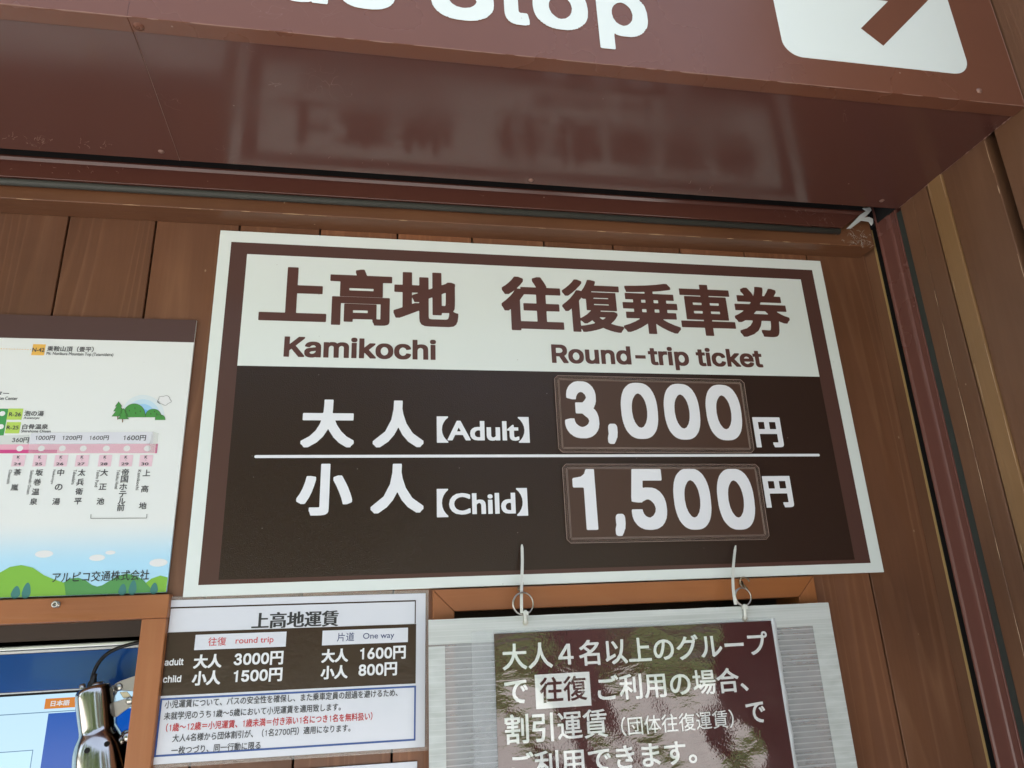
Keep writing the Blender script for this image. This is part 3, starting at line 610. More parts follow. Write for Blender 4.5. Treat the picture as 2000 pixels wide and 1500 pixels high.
# ------------------------------------------------------------------ shutter: bottom bar hanging out of the box
sh = thing('roller_shutter', 'glossy dark brown shutter bottom bar peeking out under the box', 'shutter')
zb0, zb1 = Z+.5612, Z+.5925
bar = MB()
def barprof(x0, x1a, x1b):
    pr = [(-.0505, zb0), (-.0505, zb1-.0065), (-.0530, zb1-.003), (-.0530, zb1), (-.0420, zb1+.001), (-.0420, zb0)]
    n = len(pr); v = [(x0, y, z) for y, z in pr]+[(x1a+(x1b-x1a)*(z-zb0)/(zb1-zb0), y, z) for y, z in pr]
    bar.add(v, [tuple(range(n)), tuple(range(2*n-1, n-1, -1))]+[(i, (i+1) % n, (i+1) % n+n, i+n) for i in range(n)])
barprof(-2.2, .700, .744)
bevel(bar.obj('bottom_bar', M_bar, sh), .0008, 2)
gk = MB(); gk.tube([(-2.2, -.0455, zb0-.0045), (.696, -.0455, zb0-.0045)], .0047, 10); gk.obj('rubber_seal', M_gasket, sh, True)
cp = MB()
P = [at(*p, -.0535) for p in ((1653, 447), (1664, 436), (1680, 419), (1692, 412), (1684, 407), (1699, 405), (1702, 411), (1696, 418), (1688, 425), (1697, 424), (1705, 428), (1705, 436), (1702, 441), (1697, 433), (1682, 431), (1662, 446))]
pts = [(p.x, p.z) for p in P]
cp.prism(pts, -.0545, -.0525); bevel(cp.obj('torn_end_cap', mat('grey white plastic', (.52, .545, .53), .4, bump=(150, .3)), sh), .0007, 2)
sl_ = MB()
for i in range(5): sl_.box(-2.2, .745, -.049, -.044, zb1+.002+i*.05, zb1+.05+i*.05)
sl_.obj('slats', M_black, sh)

# ------------------------------------------------------------------ shutter box with the bus stop sign
bx = thing('shutter_box', 'glossy brown metal shutter box overhead lettered Bus Stop with white arrow panel', 'shutter box')
UZ = Z+.574; FY = -.319; JX = -.2535; XE = .7696; XB = -2.2; TOPZ = Z+.90
def front(x0, x1, y): # front sheet with a return flange folded under
    q = MB(); q.prof([(y, UZ-.0012), (y, TOPZ), (y+.0012, TOPZ), (y+.0012, UZ), (y+.0190, UZ), (y+.0190, UZ-.0012)], x0, x1)
    return bevel(q.obj('front_panel', M_brown, bx), .0007, 2)
front(XB, JX-.0001, FY); front(JX+.0001, XE, FY-.0008)
def under(x0a, x0b, x1a, x1b): # x at the front and at the back
    q = MB(); yf, yb = FY+.0022, -.090; z = UZ+.0002
    v = [(x0a, yf, z), (x1a, yf, z), (x1b, yb, z), (x0b, yb, z)]; v += [(a, b_, c+.0012) for a, b_, c in v]
    q.add(v, [(0, 1, 2, 3), (7, 6, 5, 4), (0, 4, 5, 1), (1, 5, 6, 2), (2, 6, 7, 3), (3, 7, 4, 0)])
    q.box(min(x0a, x0b) if x0a < -1 else x0b, x1b, yb-.0012, yb, z+.0012, z+.018)
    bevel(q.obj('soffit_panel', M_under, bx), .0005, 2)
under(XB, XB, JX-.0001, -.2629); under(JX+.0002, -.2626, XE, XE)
q = MB(); q.tube([(JX+.0001, FY+.019, UZ-.0001), (-.26275, -.0905, UZ-.0001)], .00035, 6); q.obj('panel_joint', M_wornlit, bx)
q = MB(); q.box(XB, XE, -.012, -.001, Z+.626, TOPZ); q.box(XB, XE, FY+.0015, -.012, TOPZ-.002, TOPZ+.001); q.box(XE-.0012, XE+.001, FY+.0015, -.001, UZ+.003, TOPZ)
q.obj('housing', M_black, bx)
def screw(p, axis, r=.0042, mt=None):
    q = MB(); q.lathe([(0, .0018), (r*.28, .0018), (r*.34, .0008), (r*.45, .0017), (r*.75, .0014), (r, .0002), (r*1.25, 0), (r*1.25, -.001)], p, axis, 18)
    return q.obj('screw', mt or M_screw, bx, True)
for p in ((271, 52),): screw(atz(*p, UZ-.0013), (0, 0, -1), .0042, M_brown)
for p in ((315, 296), (1037, 352), (1722, 392)): screw(atz(*p, UZ+.0002), (0, 0, -1), .0030)
screw(at(1913, 177, FY-.0009), (0, -1, 0), .0032)
rnd = random.Random(17); q = MB()          # old scratches along the rear edge of the soffit and on the bar
def squiggle(q, f_, px, py, L, r):
    P = []; x, y, a = px, py, rnd.uniform(-.6, .9)
    for i in range(6): P.append(f_(x, y)); a += rnd.gauss(0, .8); x += L/6*math.cos(a); y += L/6*math.sin(a)
    q.tube(P, [.00003]+[r*rnd.uniform(.3, 1) for _ in range(4)]+[.00003], 4)
for x0_, x1_, n_ in ((2, 40, 6), (50, 108, 14), (152, 215, 13), (640, 760, 4), (1280, 1420, 3)):
    for i in range(n_):
        px = rnd.uniform(x0_, x1_); squiggle(q, lambda a, c: atz(a, c, UZ+.0001), px, 272+px*.069-rnd.uniform(-3, 9), rnd.uniform(5, 16), .00022)
q.obj('scratches', M_wornlit, bx)['kind'] = 'stuff'
q = MB()
for i in range(16): squiggle(q, lambda a, c: at(a, c, -.0506), rnd.uniform(0, 260), rnd.uniform(318, 340), rnd.uniform(3, 12), .0002)
q.obj('scratches', M_wornlit, sh)['kind'] = 'stuff'
rnd = random.Random(11)
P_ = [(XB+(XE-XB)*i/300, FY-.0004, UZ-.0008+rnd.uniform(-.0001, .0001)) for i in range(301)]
q = MB(); q.tube(P_, [rnd.choice((.0001, .0004, .0005, .0006, .0007, .0008)) for _ in P_], 5); q.obj('worn_highlight_edge', M_wornlit, bx)  # pale tube: edge highlight put in as colour, along with worn paint
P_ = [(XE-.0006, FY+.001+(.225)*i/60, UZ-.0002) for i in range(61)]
q = MB(); q.tube(P_, [rnd.choice((.0001, .0002, .0003, .0003, .0005, .0011)) for _ in P_], 5); q.obj('worn_highlight_edge', M_wornlit, bx)
q = MB(); q.tube([(XE-.0005, FY-.0006, UZ+.001), (XE-.0005, FY-.0006, TOPZ)], .0006, 5); q.obj('worn_highlight_edge', M_wornlit, bx)
fs = Sheet(FY-.0012)
def big(name, s, x0, x1, z0, z1):
    P, F = glyphs(s, 'grotesk', .024, .010); a, b_ = P.min(0), P.max(0)
    return new(name, [(x0+(x-a[0])/(b_[0]-a[0])*(x1-x0), fs.y-.0003, z0+(y-a[1])/(b_[1]-a[1])*(z1-z0)) for x, y in P], F, M_white, bx)
M_wbox = M_white
# arrow panel
A = [at(*p, FY) for p in ((1534, 80), (1580, 108), (1850, 142), (1884, 112))]
px0, px1 = .4530, .7033; pz0 = Z+.6122; pz1 = pz0+(px1-px0); R_ = .024
pts = []
for cx, cz, a0 in ((px1-R_, pz0+R_, -90), (px1-R_, pz1-R_, 0), (px0+R_, pz1-R_, 90), (px0+R_, pz0+R_, 180)):
    pts += [(cx+R_*math.cos(math.radians(a0+i*9)), cz+R_*math.sin(math.radians(a0+i*9))) for i in range(11)]
ap = MB(); ap.prism(pts, FY-.0012, FY-.0008); apo = ap.obj('arrow_panel', M_white, bx)
ar = [(.5639, .667), (.6134, .7172), (.5600, .7172), (.6935, .8450), (.6935, .7478), (.5892, .6434)]
new('arrow', [(x, FY-.0014, Z+z) for x, z in ar], [tuple(range(6))], M_brown, apo)
# lettering Bus Stop: x-height and baseline measured on the front sheet
def fx(px, py): return at(px, py, FY).x
BZ = Z+.6168; PD = Z+.5945
def glyph_at(name, ch, x0, x1, z0, z1): return big(name, ch, x0, x1, z0, z1)
for ch, a, b_, c_, d_ in (('B', -.2010, -.1310, BZ, .7030+Z), ('u', -.1165, -.0655, Z+.6136, Z+.6765), ('s', -.0540, .0030, Z+.6138, Z+.6785),
                          ('S', .0412, .1098, Z+.6125, Z+.7045), ('t', .1130, .1488, Z+.6145, Z+.7000), ('o', .1534, .2168, Z+.6143, Z+.6785), ('p', .2273, .2873, Z+.5943, Z+.6785)):
    glyph_at('letter', ch, a, b_, c_, d_)


# ------------------------------------------------------------------ right-hand guide rail and side wall
XS = .7618
gr = thing('guide_rail', 'glossy brown upright shutter guide rail with black slot at the right corner', 'rail')
q = MB(); q.plan([(XS, -.0005), (XS, -.0240), (XS+.03, -.0240), (XS+.03, -.0005)], .02, Z+.60); q.obj('jamb_strip', M_side, gr)
q = MB()
q.plan([(XS-.0008, -.0243), (XS-.0008, -.0256), (XS+.0006, -.0256), (XS+.0006, -.0243)], .02, Z+.575); q.plan([(XS-.0008, -.0264), (XS-.0008, -.0276), (XS+.0006, -.0276), (XS+.0006, -.0264)], .02, Z+.575); q.obj('gold_edge', M_gold, gr)
q = MB(); q.plan([(XS+.022, -.0276), (XS+.022, -.0392), (XS+.026, -.0392), (XS+.026, -.0276)], .02, Z+.60); q.plan([(XS+.0008, -.0276), (XS+.0008, -.0242), (XS+.024, -.0242), (XS+.024, -.0276)], .02, Z+.60); q.obj('slot', M_black, gr)
q = MB(); q.plan([(XS+.022, -.0393), (XS-.0015, -.0393), (XS-.0032, -.0405), (XS-.0032, -.0435), (XS-.0012, -.0455), (XS-.0012, -.0650), (XS-.0005, -.0680), (XS+.0010, -.0700), (XS+.0010, -.0790), (XS-.0008, -.0805), (XS-.0008, -.0825), (XS+.022, -.0825)], .02, Z+.72)
bevel(q.obj('flange', M_rail, gr), .0009, 3)
q = MB(); q.plan([(XS+.0015, -.0826), (XS+.0015, -.0940), (XS+.02, -.0940), (XS+.02, -.0826)], .02, UZ-.003); q.obj('caulk', mat('grey green caulk', (.030, .037, .031), .6), gr)
sw = thing('side_wall', 'stained wooden side wall of upright boards to the right of the guide rail', 'wall')
TP = Z+1.40
def vboard(name, y0, y1, x, m, top=TP, th=.02, bv=.001):
    q = MB(); q.plan([(x, y0), (x, y1), (x+th, y1), (x+th, y0)], .02, top); return bevel(q.obj(name, m, sw), bv, 2)
vboard('board', -.0942, -.1195, XS, M_side); vboard('board', -.1198, -.1478, XS+.0004, M_side)
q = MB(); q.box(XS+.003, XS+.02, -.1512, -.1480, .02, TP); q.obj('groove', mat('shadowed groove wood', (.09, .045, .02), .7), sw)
vboard('batten', -.1514, -.1560, XS-.0010, M_ochre); vboard('batten', -.1562, -.1795, XS-.0022, M_ochre)
vboard('board', -.1798, -.2555, XS+.0006, M_side)
q = MB(); q.box(XS+.028, XS+.034, -.2705, -.2553, .02, TP); q.obj('gap', M_black, sw)
vboard('board', -.2705, -.360, XS+.0004, M_side); vboard('board', -.3606, -.452, XS+.0002, M_side); vboard('board', -.4526, -.560, XS+.0005, M_side); vboard('board', -.5606, -.670, XS+.0001, M_side); vboard('board', -.6706, -.780, XS+.0004, M_side)  # outer boards, out of view, extend the wall to shade the planks
q = MB(); q.box(XS+.035, XS+.06, -.780, 0.0, .02, TP); q.obj('backing', M_dark, sw)
rnd = random.Random(21); M_chip = mat('bare side wood', (.55, .38, .24), .8)
for y0, n_, r_ in ((-.1196, 26, .0004), (-.1558, 22, .0003), (-.1790, 10, .0003), (-.2552, 14, .0005)):
    q = MB(); z = Z-.2
    while z < Z+.62:
        L = rnd.uniform(.01, .09)
        if rnd.random() < .55: q.tube([(XS-.0003-(.002 if y0 > -.18 and y0 < -.15 else 0), y0, z), (XS-.0004-(.002 if y0 > -.18 and y0 < -.15 else 0), y0+rnd.uniform(-.0004, .0004), z+L/2), (XS-.0003-(.002 if y0 > -.18 and y0 < -.15 else 0), y0, z+L)], [.0001, r_*rnd.uniform(.6, 1.2), .0001], 5)
        z += L+rnd.uniform(.005, .05)
    q.obj('chipped_edge', M_chip, sw)
for t in (gr, sw):
    for c in t.children:
        for v in c.data.vertices: v.co.x += .015*(v.co.z-Z)     # the rail and side wall lean out a little

# ------------------------------------------------------------------ main fare sign
sg = thing('fare_sign', 'large white and brown fare board with ticket prices for adult and child', 'sign')
ms = Sheet(-.0062)
u0, u1, v0, v1 = -.2270, .6823, Z+.0424, Z+.5257
ms.slab('board', u0, u1, v0, v1, .0060, M_white, sg, .0007)
p = at(452, 472.5, -.006); q = at(1700.3, 1099.5, -.006)
ms.uvrect('brown_border', p.x, q.x, q.z, p.z, M_sbrown, sg, -.00015)
a = at(482.8, 496.5, -.006); b = at(1600.3, 736, -.006)
ms.uvrect('white_panel', a.x, b.x, b.z, a.z, M_white, sg, -.0003)
c = at(1669, 1093, -.006)
fm = MB(); fm.add([ms.xyz(a.x, c.z, -.0003), ms.xyz(c.x, c.z, -.0003), ms.xyz(c.x, b.z-.0002, -.0003), ms.xyz(a.x, b.z-.0002, -.0003)], [(0, 1, 2, 3)])
# film is laid in strips: one faint joint
jx = at(1118, 1000, -.006).x
fm.add([ms.xyz(jx, c.z, -.00042), ms.xyz(c.x, c.z, -.00042), ms.xyz(c.x, b.z-.0002, -.00042), ms.xyz(jx, b.z-.0002, -.00042)], [(0, 1, 2, 3)])
fm.obj('dark_film', M_film, sg)
def T(n, t, L, R, T_, B, m, bold, font='cjk', sh=ms, par=None, cell=.014, dy=-.0008): return sh.text(n, t, L, R, T_, B, m, par or sg, bold, font, cell, dy)
T('heading_lettering', '上高地', (505, 616), (895, 615), (707, 527), (742, 637.5), M_btext, .038, cell=.009)
T('heading_lettering', '往復乗車券', (978, 557), (1541, 620), (1115, 544.8), (1472, 659), M_btext, .038, cell=.009)
T('latin_lettering', 'Kamikochi', (554.7, 680), (851.5, 684.6), (711.6, 660.5), (757, 702), M_btext, .023, 'grotesk', cell=.008)
T('latin_lettering', 'Round-trip ticket', (1077, 692), (1488.5, 704), (1233, 676), (1320, 723.4), M_btext, .023, 'grotesk', cell=.008)
T('adult_lettering', '大', (587, 861), (691, 861), (641.7, 780.8), (681, 874), M_wtext, .044)
T('adult_lettering', '人', (728, 861), (827, 862.5), (779, 782.7), (736, 874), M_wtext, .044)
T('adult_lettering', '【Adult】', (853, 838.5), (1033.5, 840), (861.7, 813.5), (860, 865), M_wtext, .026)
T('child_lettering', '小', (578.6, 977), (687.7, 975), (636, 906), (620, 1007), M_wtext, .044)
T('child_lettering', '人', (723.8, 990.5), (827, 988.6), (776, 906), (735, 1003), M_wtext, .044)
T('child_lettering', '【Child】', (853, 977), (1030, 977), (861.7, 955), (858, 1010.5), M_wtext, .026)
T('yen_lettering', '円', (1469, 820), (1530.5, 868), (1494.7, 815.2), (1481, 874), M_wtext, .044)
T('yen_lettering', '円', (1488, 935), (1550.7, 986.7), (1516, 930), (1501, 991.7), M_wtext, .044)
l0, l1 = at(497, 890.5, -.006), at(1600.5, 890.5, -.006); zz = (l0.z+l1.z)/2; r = .0019
pts = [(l0.x+r-r*math.cos(t), zz+r*math.sin(t)) for t in [math.radians(-90+20*i) for i in range(10)]]
pts = [(l0.x+r+r*math.cos(math.radians(270-20*i)), zz+r*math.sin(math.radians(270-20*i))) for i in range(10)]+[(l1.x-r+r*math.cos(math.radians(90-20*i)), zz+r*math.sin(math.radians(90-20*i))) for i in range(10)]
new('dividing_line', [(x, ms.y-.0008, z) for x, z in pts], [tuple(range(20))], M_wtext, sg)

# ------------------------------------------------------------------ price cards in clear rigid sleeves
M_card = film('brown card', (.080, .042, .030), .28, 600, .05, specks=.2)
def clear(name, rough, tint, fac):
    M = bpy.data.materials.new(name); M.use_nodes = True; t = M.node_tree; b = t.nodes['Principled BSDF']; out = t.nodes['Material Output']
    b.inputs['Base Color'].default_value = (*tint, 1); b.inputs['Roughness'].default_value = rough; b.inputs['Specular IOR Level'].default_value = .5
    tr = t.nodes.new('ShaderNodeBsdfTransparent'); mx = t.nodes.new('ShaderNodeMixShader'); mx.inputs[0].default_value = fac
    t.links.new(tr.outputs[0], mx.inputs[1]); t.links.new(b.outputs[0], mx.inputs[2]); t.links.new(mx.outputs[0], out.inputs[0]); return M
M_sleeve = clear('clear sleeve rim', .10, (.26, .18, .15), .22)
M_sledge = mat('sleeve edge glint', (.33, .25, .21), .22)  # weld lines, with the edge glint put in as a paler colour
def price_card(name, label, corners, items, group):
    P = [at(*c, -.0105) for c in corners]
    rot = (math.atan2(P[1].z-P[0].z, P[1].x-P[0].x)+math.atan2(P[2].z-P[3].z, P[2].x-P[3].x))/2
    cx, cz = sum(p.x for p in P)/4, sum(p.z for p in P)/4
    W_ = ((P[1]-P[0]).length+(P[2]-P[3]).length)/2; H_ = ((P[0]-P[3]).length+(P[1]-P[2]).length)/2
    t = thing(name, label, 'price card', group=group)
    s = Sheet(-.0105, rot, (cx, cz)); w2, h2 = W_/2, H_/2; ch = .005
    def oct_(i, c): return [(-w2+i+c, -h2+i), (w2-i-c, -h2+i), (w2-i, -h2+i+c), (w2-i, h2-i-c), (w2-i-c, h2-i), (-w2+i+c, h2-i), (-w2+i, h2-i-c), (-w2+i, -h2+i+c)]
    def solid(nm, o, y0, y1, m, inner=None, bv=0):
        n = 8
        if inner is None:
            V = [s.xyz(*p, y0) for p in o]+[s.xyz(*p, y1) for p in o]
            F = [tuple(range(n)), tuple(range(2*n-1, n-1, -1))]+[(i, (i+1) % n, (i+1) % n+n, i+n) for i in range(n)]
        else:
            V = [s.xyz(*p, y0) for p in o]+[s.xyz(*p, y1) for p in o]+[s.xyz(*p, y0) for p in inner]+[s.xyz(*p, y1) for p in inner]
            F = []
            for i in range(n):
                j = (i+1) % n
                F += [(i, j, j+16, i+16), (i+8, j+8, j, i), (i+24, j+24, j+8, i+8), (i+16, j+16, j+24, i+24)]
        ob = new(nm, V, F, m, t); return bevel(ob, bv, 2) if bv else ob
    rim = .0058
    solid('sleeve_rim', oct_(0, ch), 0, .0021, M_sleeve, oct_(rim, .0015), .0004)
    g_ = MB()
    for i, c_ in ((rim-.0004, .0015), (rim+.0010, .0012), (.0003, ch)):
        o1 = oct_(i, c_); pts = [s.xyz(*p, -.0002) for p in o1]; g_.tube(pts, .00032, 5, closed=True)
    g_.obj('sleeve_weld_glint', M_sledge, t)
    solid('card', oct_(rim+.0004, .0003), .0004, .0016, M_card)
    for ch_, L, R, T_, B in items: s.text('digit' if ch_ != ',' else 'comma', ch_, L, R, T_, B, M_wtext, t, .027, 'grotesk', .010, .0001)
    return t
price_card('price_card', 'brown price card reading 3,000 in a clear sleeve above the dividing line', ((1081.9, 732.5), (1454, 741.5), (1472.8, 884.5), (1091, 883.5)),
  [('3', (1101.5, 790), (1170.3, 822), (1132, 744.5), (1142.7, 856)), (',', (1186, 838.7), (1206.2, 841), (1196.5, 827.5), (1198.7, 867)),
   ('0', (1212, 788), (1286, 814.7), (1244, 747.5), (1257.3, 857.3)), ('0', (1295.7, 788), (1368.3, 817), (1326.7, 749.6), (1340, 858.7)), ('0', (1377.6, 790.7), (1449.6, 817), (1408, 751.5), (1424, 860))], 'price cards on the fare sign')
price_card('price_card', 'brown price card reading 1,500 in a clear sleeve below the dividing line', ((1096.5, 906.7), (1480, 905.5), (1505.2, 1054.7), (1108.3, 1060.5)),
  [('1', (1118, 940), (1168.8, 1033), (1153, 915.5), (1157, 1035)), (',', (1200.8, 1014.7), (1221.6, 1017), (1211, 1003.5), (1214, 1046.7)), ('5', (1233.9, 996), (1303, 996), (1262.7, 916), (1268, 1035)),
   ('0', (1314.7, 961.3), (1390, 988), (1348, 915), (1362.7, 1034.5)), ('0', (1400, 961), (1475, 988), (1432, 915.5), (1446.7, 1034.5))], 'price cards on the fare sign')

# ------------------------------------------------------------------ route map poster
rp = thing('route_poster', 'bus route poster with hills, stop names and a taped fare strip', 'poster')
rs = Sheet(-.0055)
ru0, ru1, rv0, rv1 = -.74, -.2452, Z+.0485, Z+.3905
M_rsheet = film('route poster paper', (.81, .85, .835), .3, 500, .03, specks=.1)
b = M_rsheet.node_tree.nodes['Principled BSDF']; tc = N(M_rsheet, 'ShaderNodeTexCoord'); sx = N(M_rsheet, 'ShaderNodeSeparateXYZ'); LK(M_rsheet, tc.outputs['Object'], sx.inputs[0])
mr = N(M_rsheet, 'ShaderNodeMapRange'); mr.inputs[1].default_value = Z+.135; mr.inputs[2].default_value = Z+.078; mr.interpolation_type = 'SMOOTHSTEP'; LK(M_rsheet, sx.outputs[2], mr.inputs[0])
src = b.inputs['Base Color'].links[0].from_socket
LK(M_rsheet, mix(M_rsheet, mr.outputs[0], src, (.45, .76, .95)), b.inputs['Base Color'])   # printed blue band
rs.slab('sheet', ru0, ru1, rv0, rv1, .004, M_rsheet, rp, .0004)
rs.uvrect('top_band', ru0, ru1, Z+.3590, rv1, film('poster brown band', (.088, .045, .040), .35, 500, .03, specks=.1), rp)
def C(n, col, r=.4): return mat(n, col, r)
M_pink = C('printed pink', (.80, .42, .53)); M_mag = C('printed magenta', (.62, .07, .25)); M_palepink = C('printed pale pink', (.80, .58, .66))
M_grn = C('printed green', (.06, .33, .09)); M_lime = C('printed lime', (.48, .68, .12)); M_org = C('printed orange', (.85, .50, .10))
M_hill1 = C('printed light hill', (.22, .50, .055)); M_hill2 = C('printed dark hill', (.09, .32, .09)); M_teal = C('printed teal tree', (.05, .22, .20)); M_pure = C('printed white', (.80, .82, .82))
def rt(t, L, R, T_, B, m=M_greytext, bold=.012, n='stop_name', cell=.024): return rs.text(n, t, L, R, T_, B, m, rp, bold, 'cjk', cell, -.0006)
def rbox(n, l, t, r, b_, m, dy=-.0003):
    u0 = rs.uv((l, (t+b_)/2))[0]; u1 = rs.uv((r, (t+b_)/2))[0]; va = rs.uv(((l+r)/2, t))[1]; vb = rs.uv(((l+r)/2, b_))[1]
    return rs.uvrect(n, u0, u1, vb, va, m, rp, dy)
rbox('route_badge', 63, 672.5, 88, 694, M_org); rt('N-42', (63.5, 683), (87.5, 683), (75, 679.5), (75, 687.5), M_greytext, .02)
q = MB()
for i in range(14): rs.disc(q, (60-i*5.2, 683-i*.15), 1.1, 1.1, -.0003, 8)
q.obj('dotted_route', M_org, rp)
rt('乗鞍山頂（畳平）', (92.5, 682), (183.5, 682), (130, 676.5), (130, 687), bold=.02)
rt('Mt. Norikura Mountain Top (Tatamidaira)', (91, 691), (221.5, 694), (150, 688.5), (150, 696.5), bold=.01)
rt('ター', (-8, 770), (18.5, 768), (0, 764), (0, 773), bold=.02); rt('ation Center', (-9, 778), (35, 778), (20, 775), (20, 781.5))
q = MB(); P = [(-60, 797), (16.8, 798.5), (4.2, 868), (-72, 868)]; rs.poly('green_route', P, M_grn, rp, -.0003)
q = MB(); rs.disc(q, (5, 808), 5.6, 5.6, -.0005); rs.disc(q, (2.4, 833.5), 5.6, 5.6, -.0005); q.obj('stop_dot', M_pure, rp)
rbox('route_badge', 15, 798, 44, 820, M_lime); rt('R-26', (18, 809.5), (41.5, 809.5), (30, 805.5), (30, 813.5), bold=.02)
rt('泡の湯', (48, 807.5), (86, 807.5), (66, 802.5), (66, 813), bold=.02); rt('Awanoyu', (46.7, 816), (77, 817), (60, 814), (60, 820))
rbox('route_badge', 11.5, 824.5, 39.5, 846.5, M_lime); rt('R-25', (13.5, 835), (37, 835), (26, 831.5), (26, 839), bold=.02)
rt('白骨温泉', (44, 833.5), (94.3, 833.5), (70, 828.5), (70, 838.5), bold=.02); rt('Shirahone Onsen', (42, 841.5), (99.5, 842.5), (70, 839.5), (70, 845))
q = MB(); pz = [rs.uv((150, 866.8))[1], rs.uv((150, 885.3))[1]]; xr = rs.uv((307, 876))[0]
rs.uvrect('pink_route', ru0, xr, pz[1], pz[0], M_pink, rp, -.0003)
rs.uvrect('pink_route', ru0, rs.uv((112, 880))[0], pz[1], rs.uv((80, 878.5))[1], M_mag, rp, -.0004); rbox('pink_route', 303.5, 867, 307.5, 885.3, M_mag, -.0004)
q = MB()
for x in (39, 81, 122, 163, 208, 248, 288): rs.disc(q, (x, 876), 6.6, 6.2, -.0005)
q.obj('stop_dot', M_pure, rp)
cx = (36, 77.4, 119, 160.3, 205, 246, 285)
for x in cx: rbox('stop_badge', x-12.5, 888.7, x+13, 911, M_palepink)
for x, n_ in zip(cx, range(24, 31)):
    rs.glyph_row('stop_number', [('K', (x+.6, 893), 6.5, 6.5), ('‐', (x, 898.7), 2.5, 2), (str(n_), (x-1.8, 906.3), 14.5, 8)], M_greytext, rp, .02, .03, -.0006)
Kn = [('茶嵐', [(34.5, 922.5), (29, 952)]), ('坂巻温泉', [(77, 923), (73.2, 941.7), (69.8, 960.7), (66, 979.7)]), ('中の湯', [(119, 923), (115, 951.6), (110, 979.7)]),
      ('太兵衛平', [(160, 923), (157, 941.7), (155, 960), (152.4, 979)]), ('大正池', [(204, 923), (201, 950.8), (196.5, 979)]),
      ('帝国ホテル前', [(245, 922.5), (243.4, 936), (241, 951), (239.7, 965.6), (238, 979), (236, 991.5)]), ('上高地', [(286.8, 923.7), (283, 955), (279, 987.8)])]
for s_, ps in Kn: rs.glyph_row('stop_name', [(c_, p_, 14.8, 14.8) for c_, p_ in zip(s_, ps)], M_greytext, rp, .02, .022, -.0006)
for s_, c_, L_ in (('Chaarashi', (18.8, 931.5), 31), ('Sakamaki Onsen', (59.3, 942), 52), ('Nakanoyu', (103.8, 931.5), 31), ('Tabeedaira', (145, 932), 32), ('Taisho Pond', (190.5, 934.5), 37), ('Teikoku Hotel', (229.5, 936.5), 41), ('Kamikochi', (270.6, 937.5), 43)):
    rs.glyph_row('stop_romaji', [(s_, c_, 6.4, L_)], M_greytext, rp, .008, .03, -.0006, turn=1)
q = MB()
bp_ = [rs.xyz(*rs.uv(p_), -.0006) for p_ in ((178.2, 1004.6), (177.6, 1012.6), (286.5, 1012), (287.3, 1004))]
for a_, b_ in zip(bp_[:-1], bp_[1:]): q.tube([a_, b_], .0003, 4)
q.obj('bracket_line', M_greytext, rp)
# taped fare strip
rs.poly('fare_strip', [(61, 846.5), (70, 845.5), (300, 843.5), (298, 867), (57, 868)], film('fare strip paper', (.72, .74, .80), .3, 300, .05, specks=0), rp, -.0007)
rs.poly('fare_strip', [(-20, 851), (57, 850), (55, 868), (-20, 868.5)], C('tape over fare', (.68, .72, .70), .25), rp, -.0007)
rs.poly('sticky_tape', [(298, 843.5), (310, 846), (306, 884), (290, 884.5), (292, 868)], clear('sticky tape', .2, (.75, .76, .72), .30), rp, -.0009)
rs.poly('sticky_tape', [(58, 866.5), (303, 866), (302, 885), (56, 885.6)], clear('sticky tape band', .2, (.85, .83, .83), .28), rp, -.0010)
for t_, L, R in (('1000円', (70, 855.5), (108, 855.5)), ('1200円', (122.8, 855.5), (160.6, 855.5)), ('1600円', (175.6, 855.5), (213, 855.5)), ('1600円', (241.6, 855.5), (285.5, 855.5))):
    xm = (L[0]+R[0])/2; hh = (R[0]-L[0])*.123
    rs.text('fare_lettering', t_, L, R, (xm, 855.5-hh), (xm, 855.5+hh), M_greytext, rp, .022, 'mix', .022, -.0009)
rs.text('fare_lettering', '360円', (24, 860), (57, 859.5), (40, 854.7), (40, 864.8), M_greytext, rp, .022, 'mix', .022, -.0009)
# printed hills at the foot
def z4(x, y): return (x/4.055, 830+y/4.055)
dk = [(330, 1365), (430, 1290), (510, 1245), (560, 1217), (620, 1210), (680, 1232), (730, 1268), (770, 1280), (810, 1270), (860, 1240), (930, 1197), (1000, 1178), (1060, 1190), (1130, 1222), (1200, 1300), (1240, 1345)]
lt = [(-400, 1390), (-300, 1250), (-100, 1240), (0, 1170), (80, 1125), (170, 1110), (260, 1130), (350, 1190), (420, 1220), (510, 1250), (520, 1365)]
lr = [(1130, 1270), (1200, 1217), (1270, 1193), (1340, 1207)]
vb = rv0+.0004
def hillpoly(n, pts, m, dy):
    P_ = [rs.uv(z4(*p_)) for p_ in pts]; P_ = [(max(min(u, ru1-.0004), ru0+.0004), max(v, vb)) for u, v in P_]
    P_ = [(P_[0][0], vb)]+P_+[(P_[-1][0], vb)]
    new(n, [rs.xyz(u, v, dy) for u, v in P_], [tuple(range(len(P_)))], m, rp)
hillpoly('printed_hill', lr+[(1340, 1340)], M_hill1, -.0003); hillpoly('printed_hill', dk, M_hill2, -.0004); hillpoly('printed_hill', lt, M_hill1, -.0005)
q = MB()
for x, y, a_, b_ in ((350, 1022, 72, 31), (770, 1052, 63, 27), (875, 1011, 40, 17), (1256, 1091, 72, 33)): q = MB(); rs.disc(q, z4(x, y), a_/4.055, b_/4.055, -.0003, 28); q.obj('printed_cloud', M_pure, rp)
q = MB()
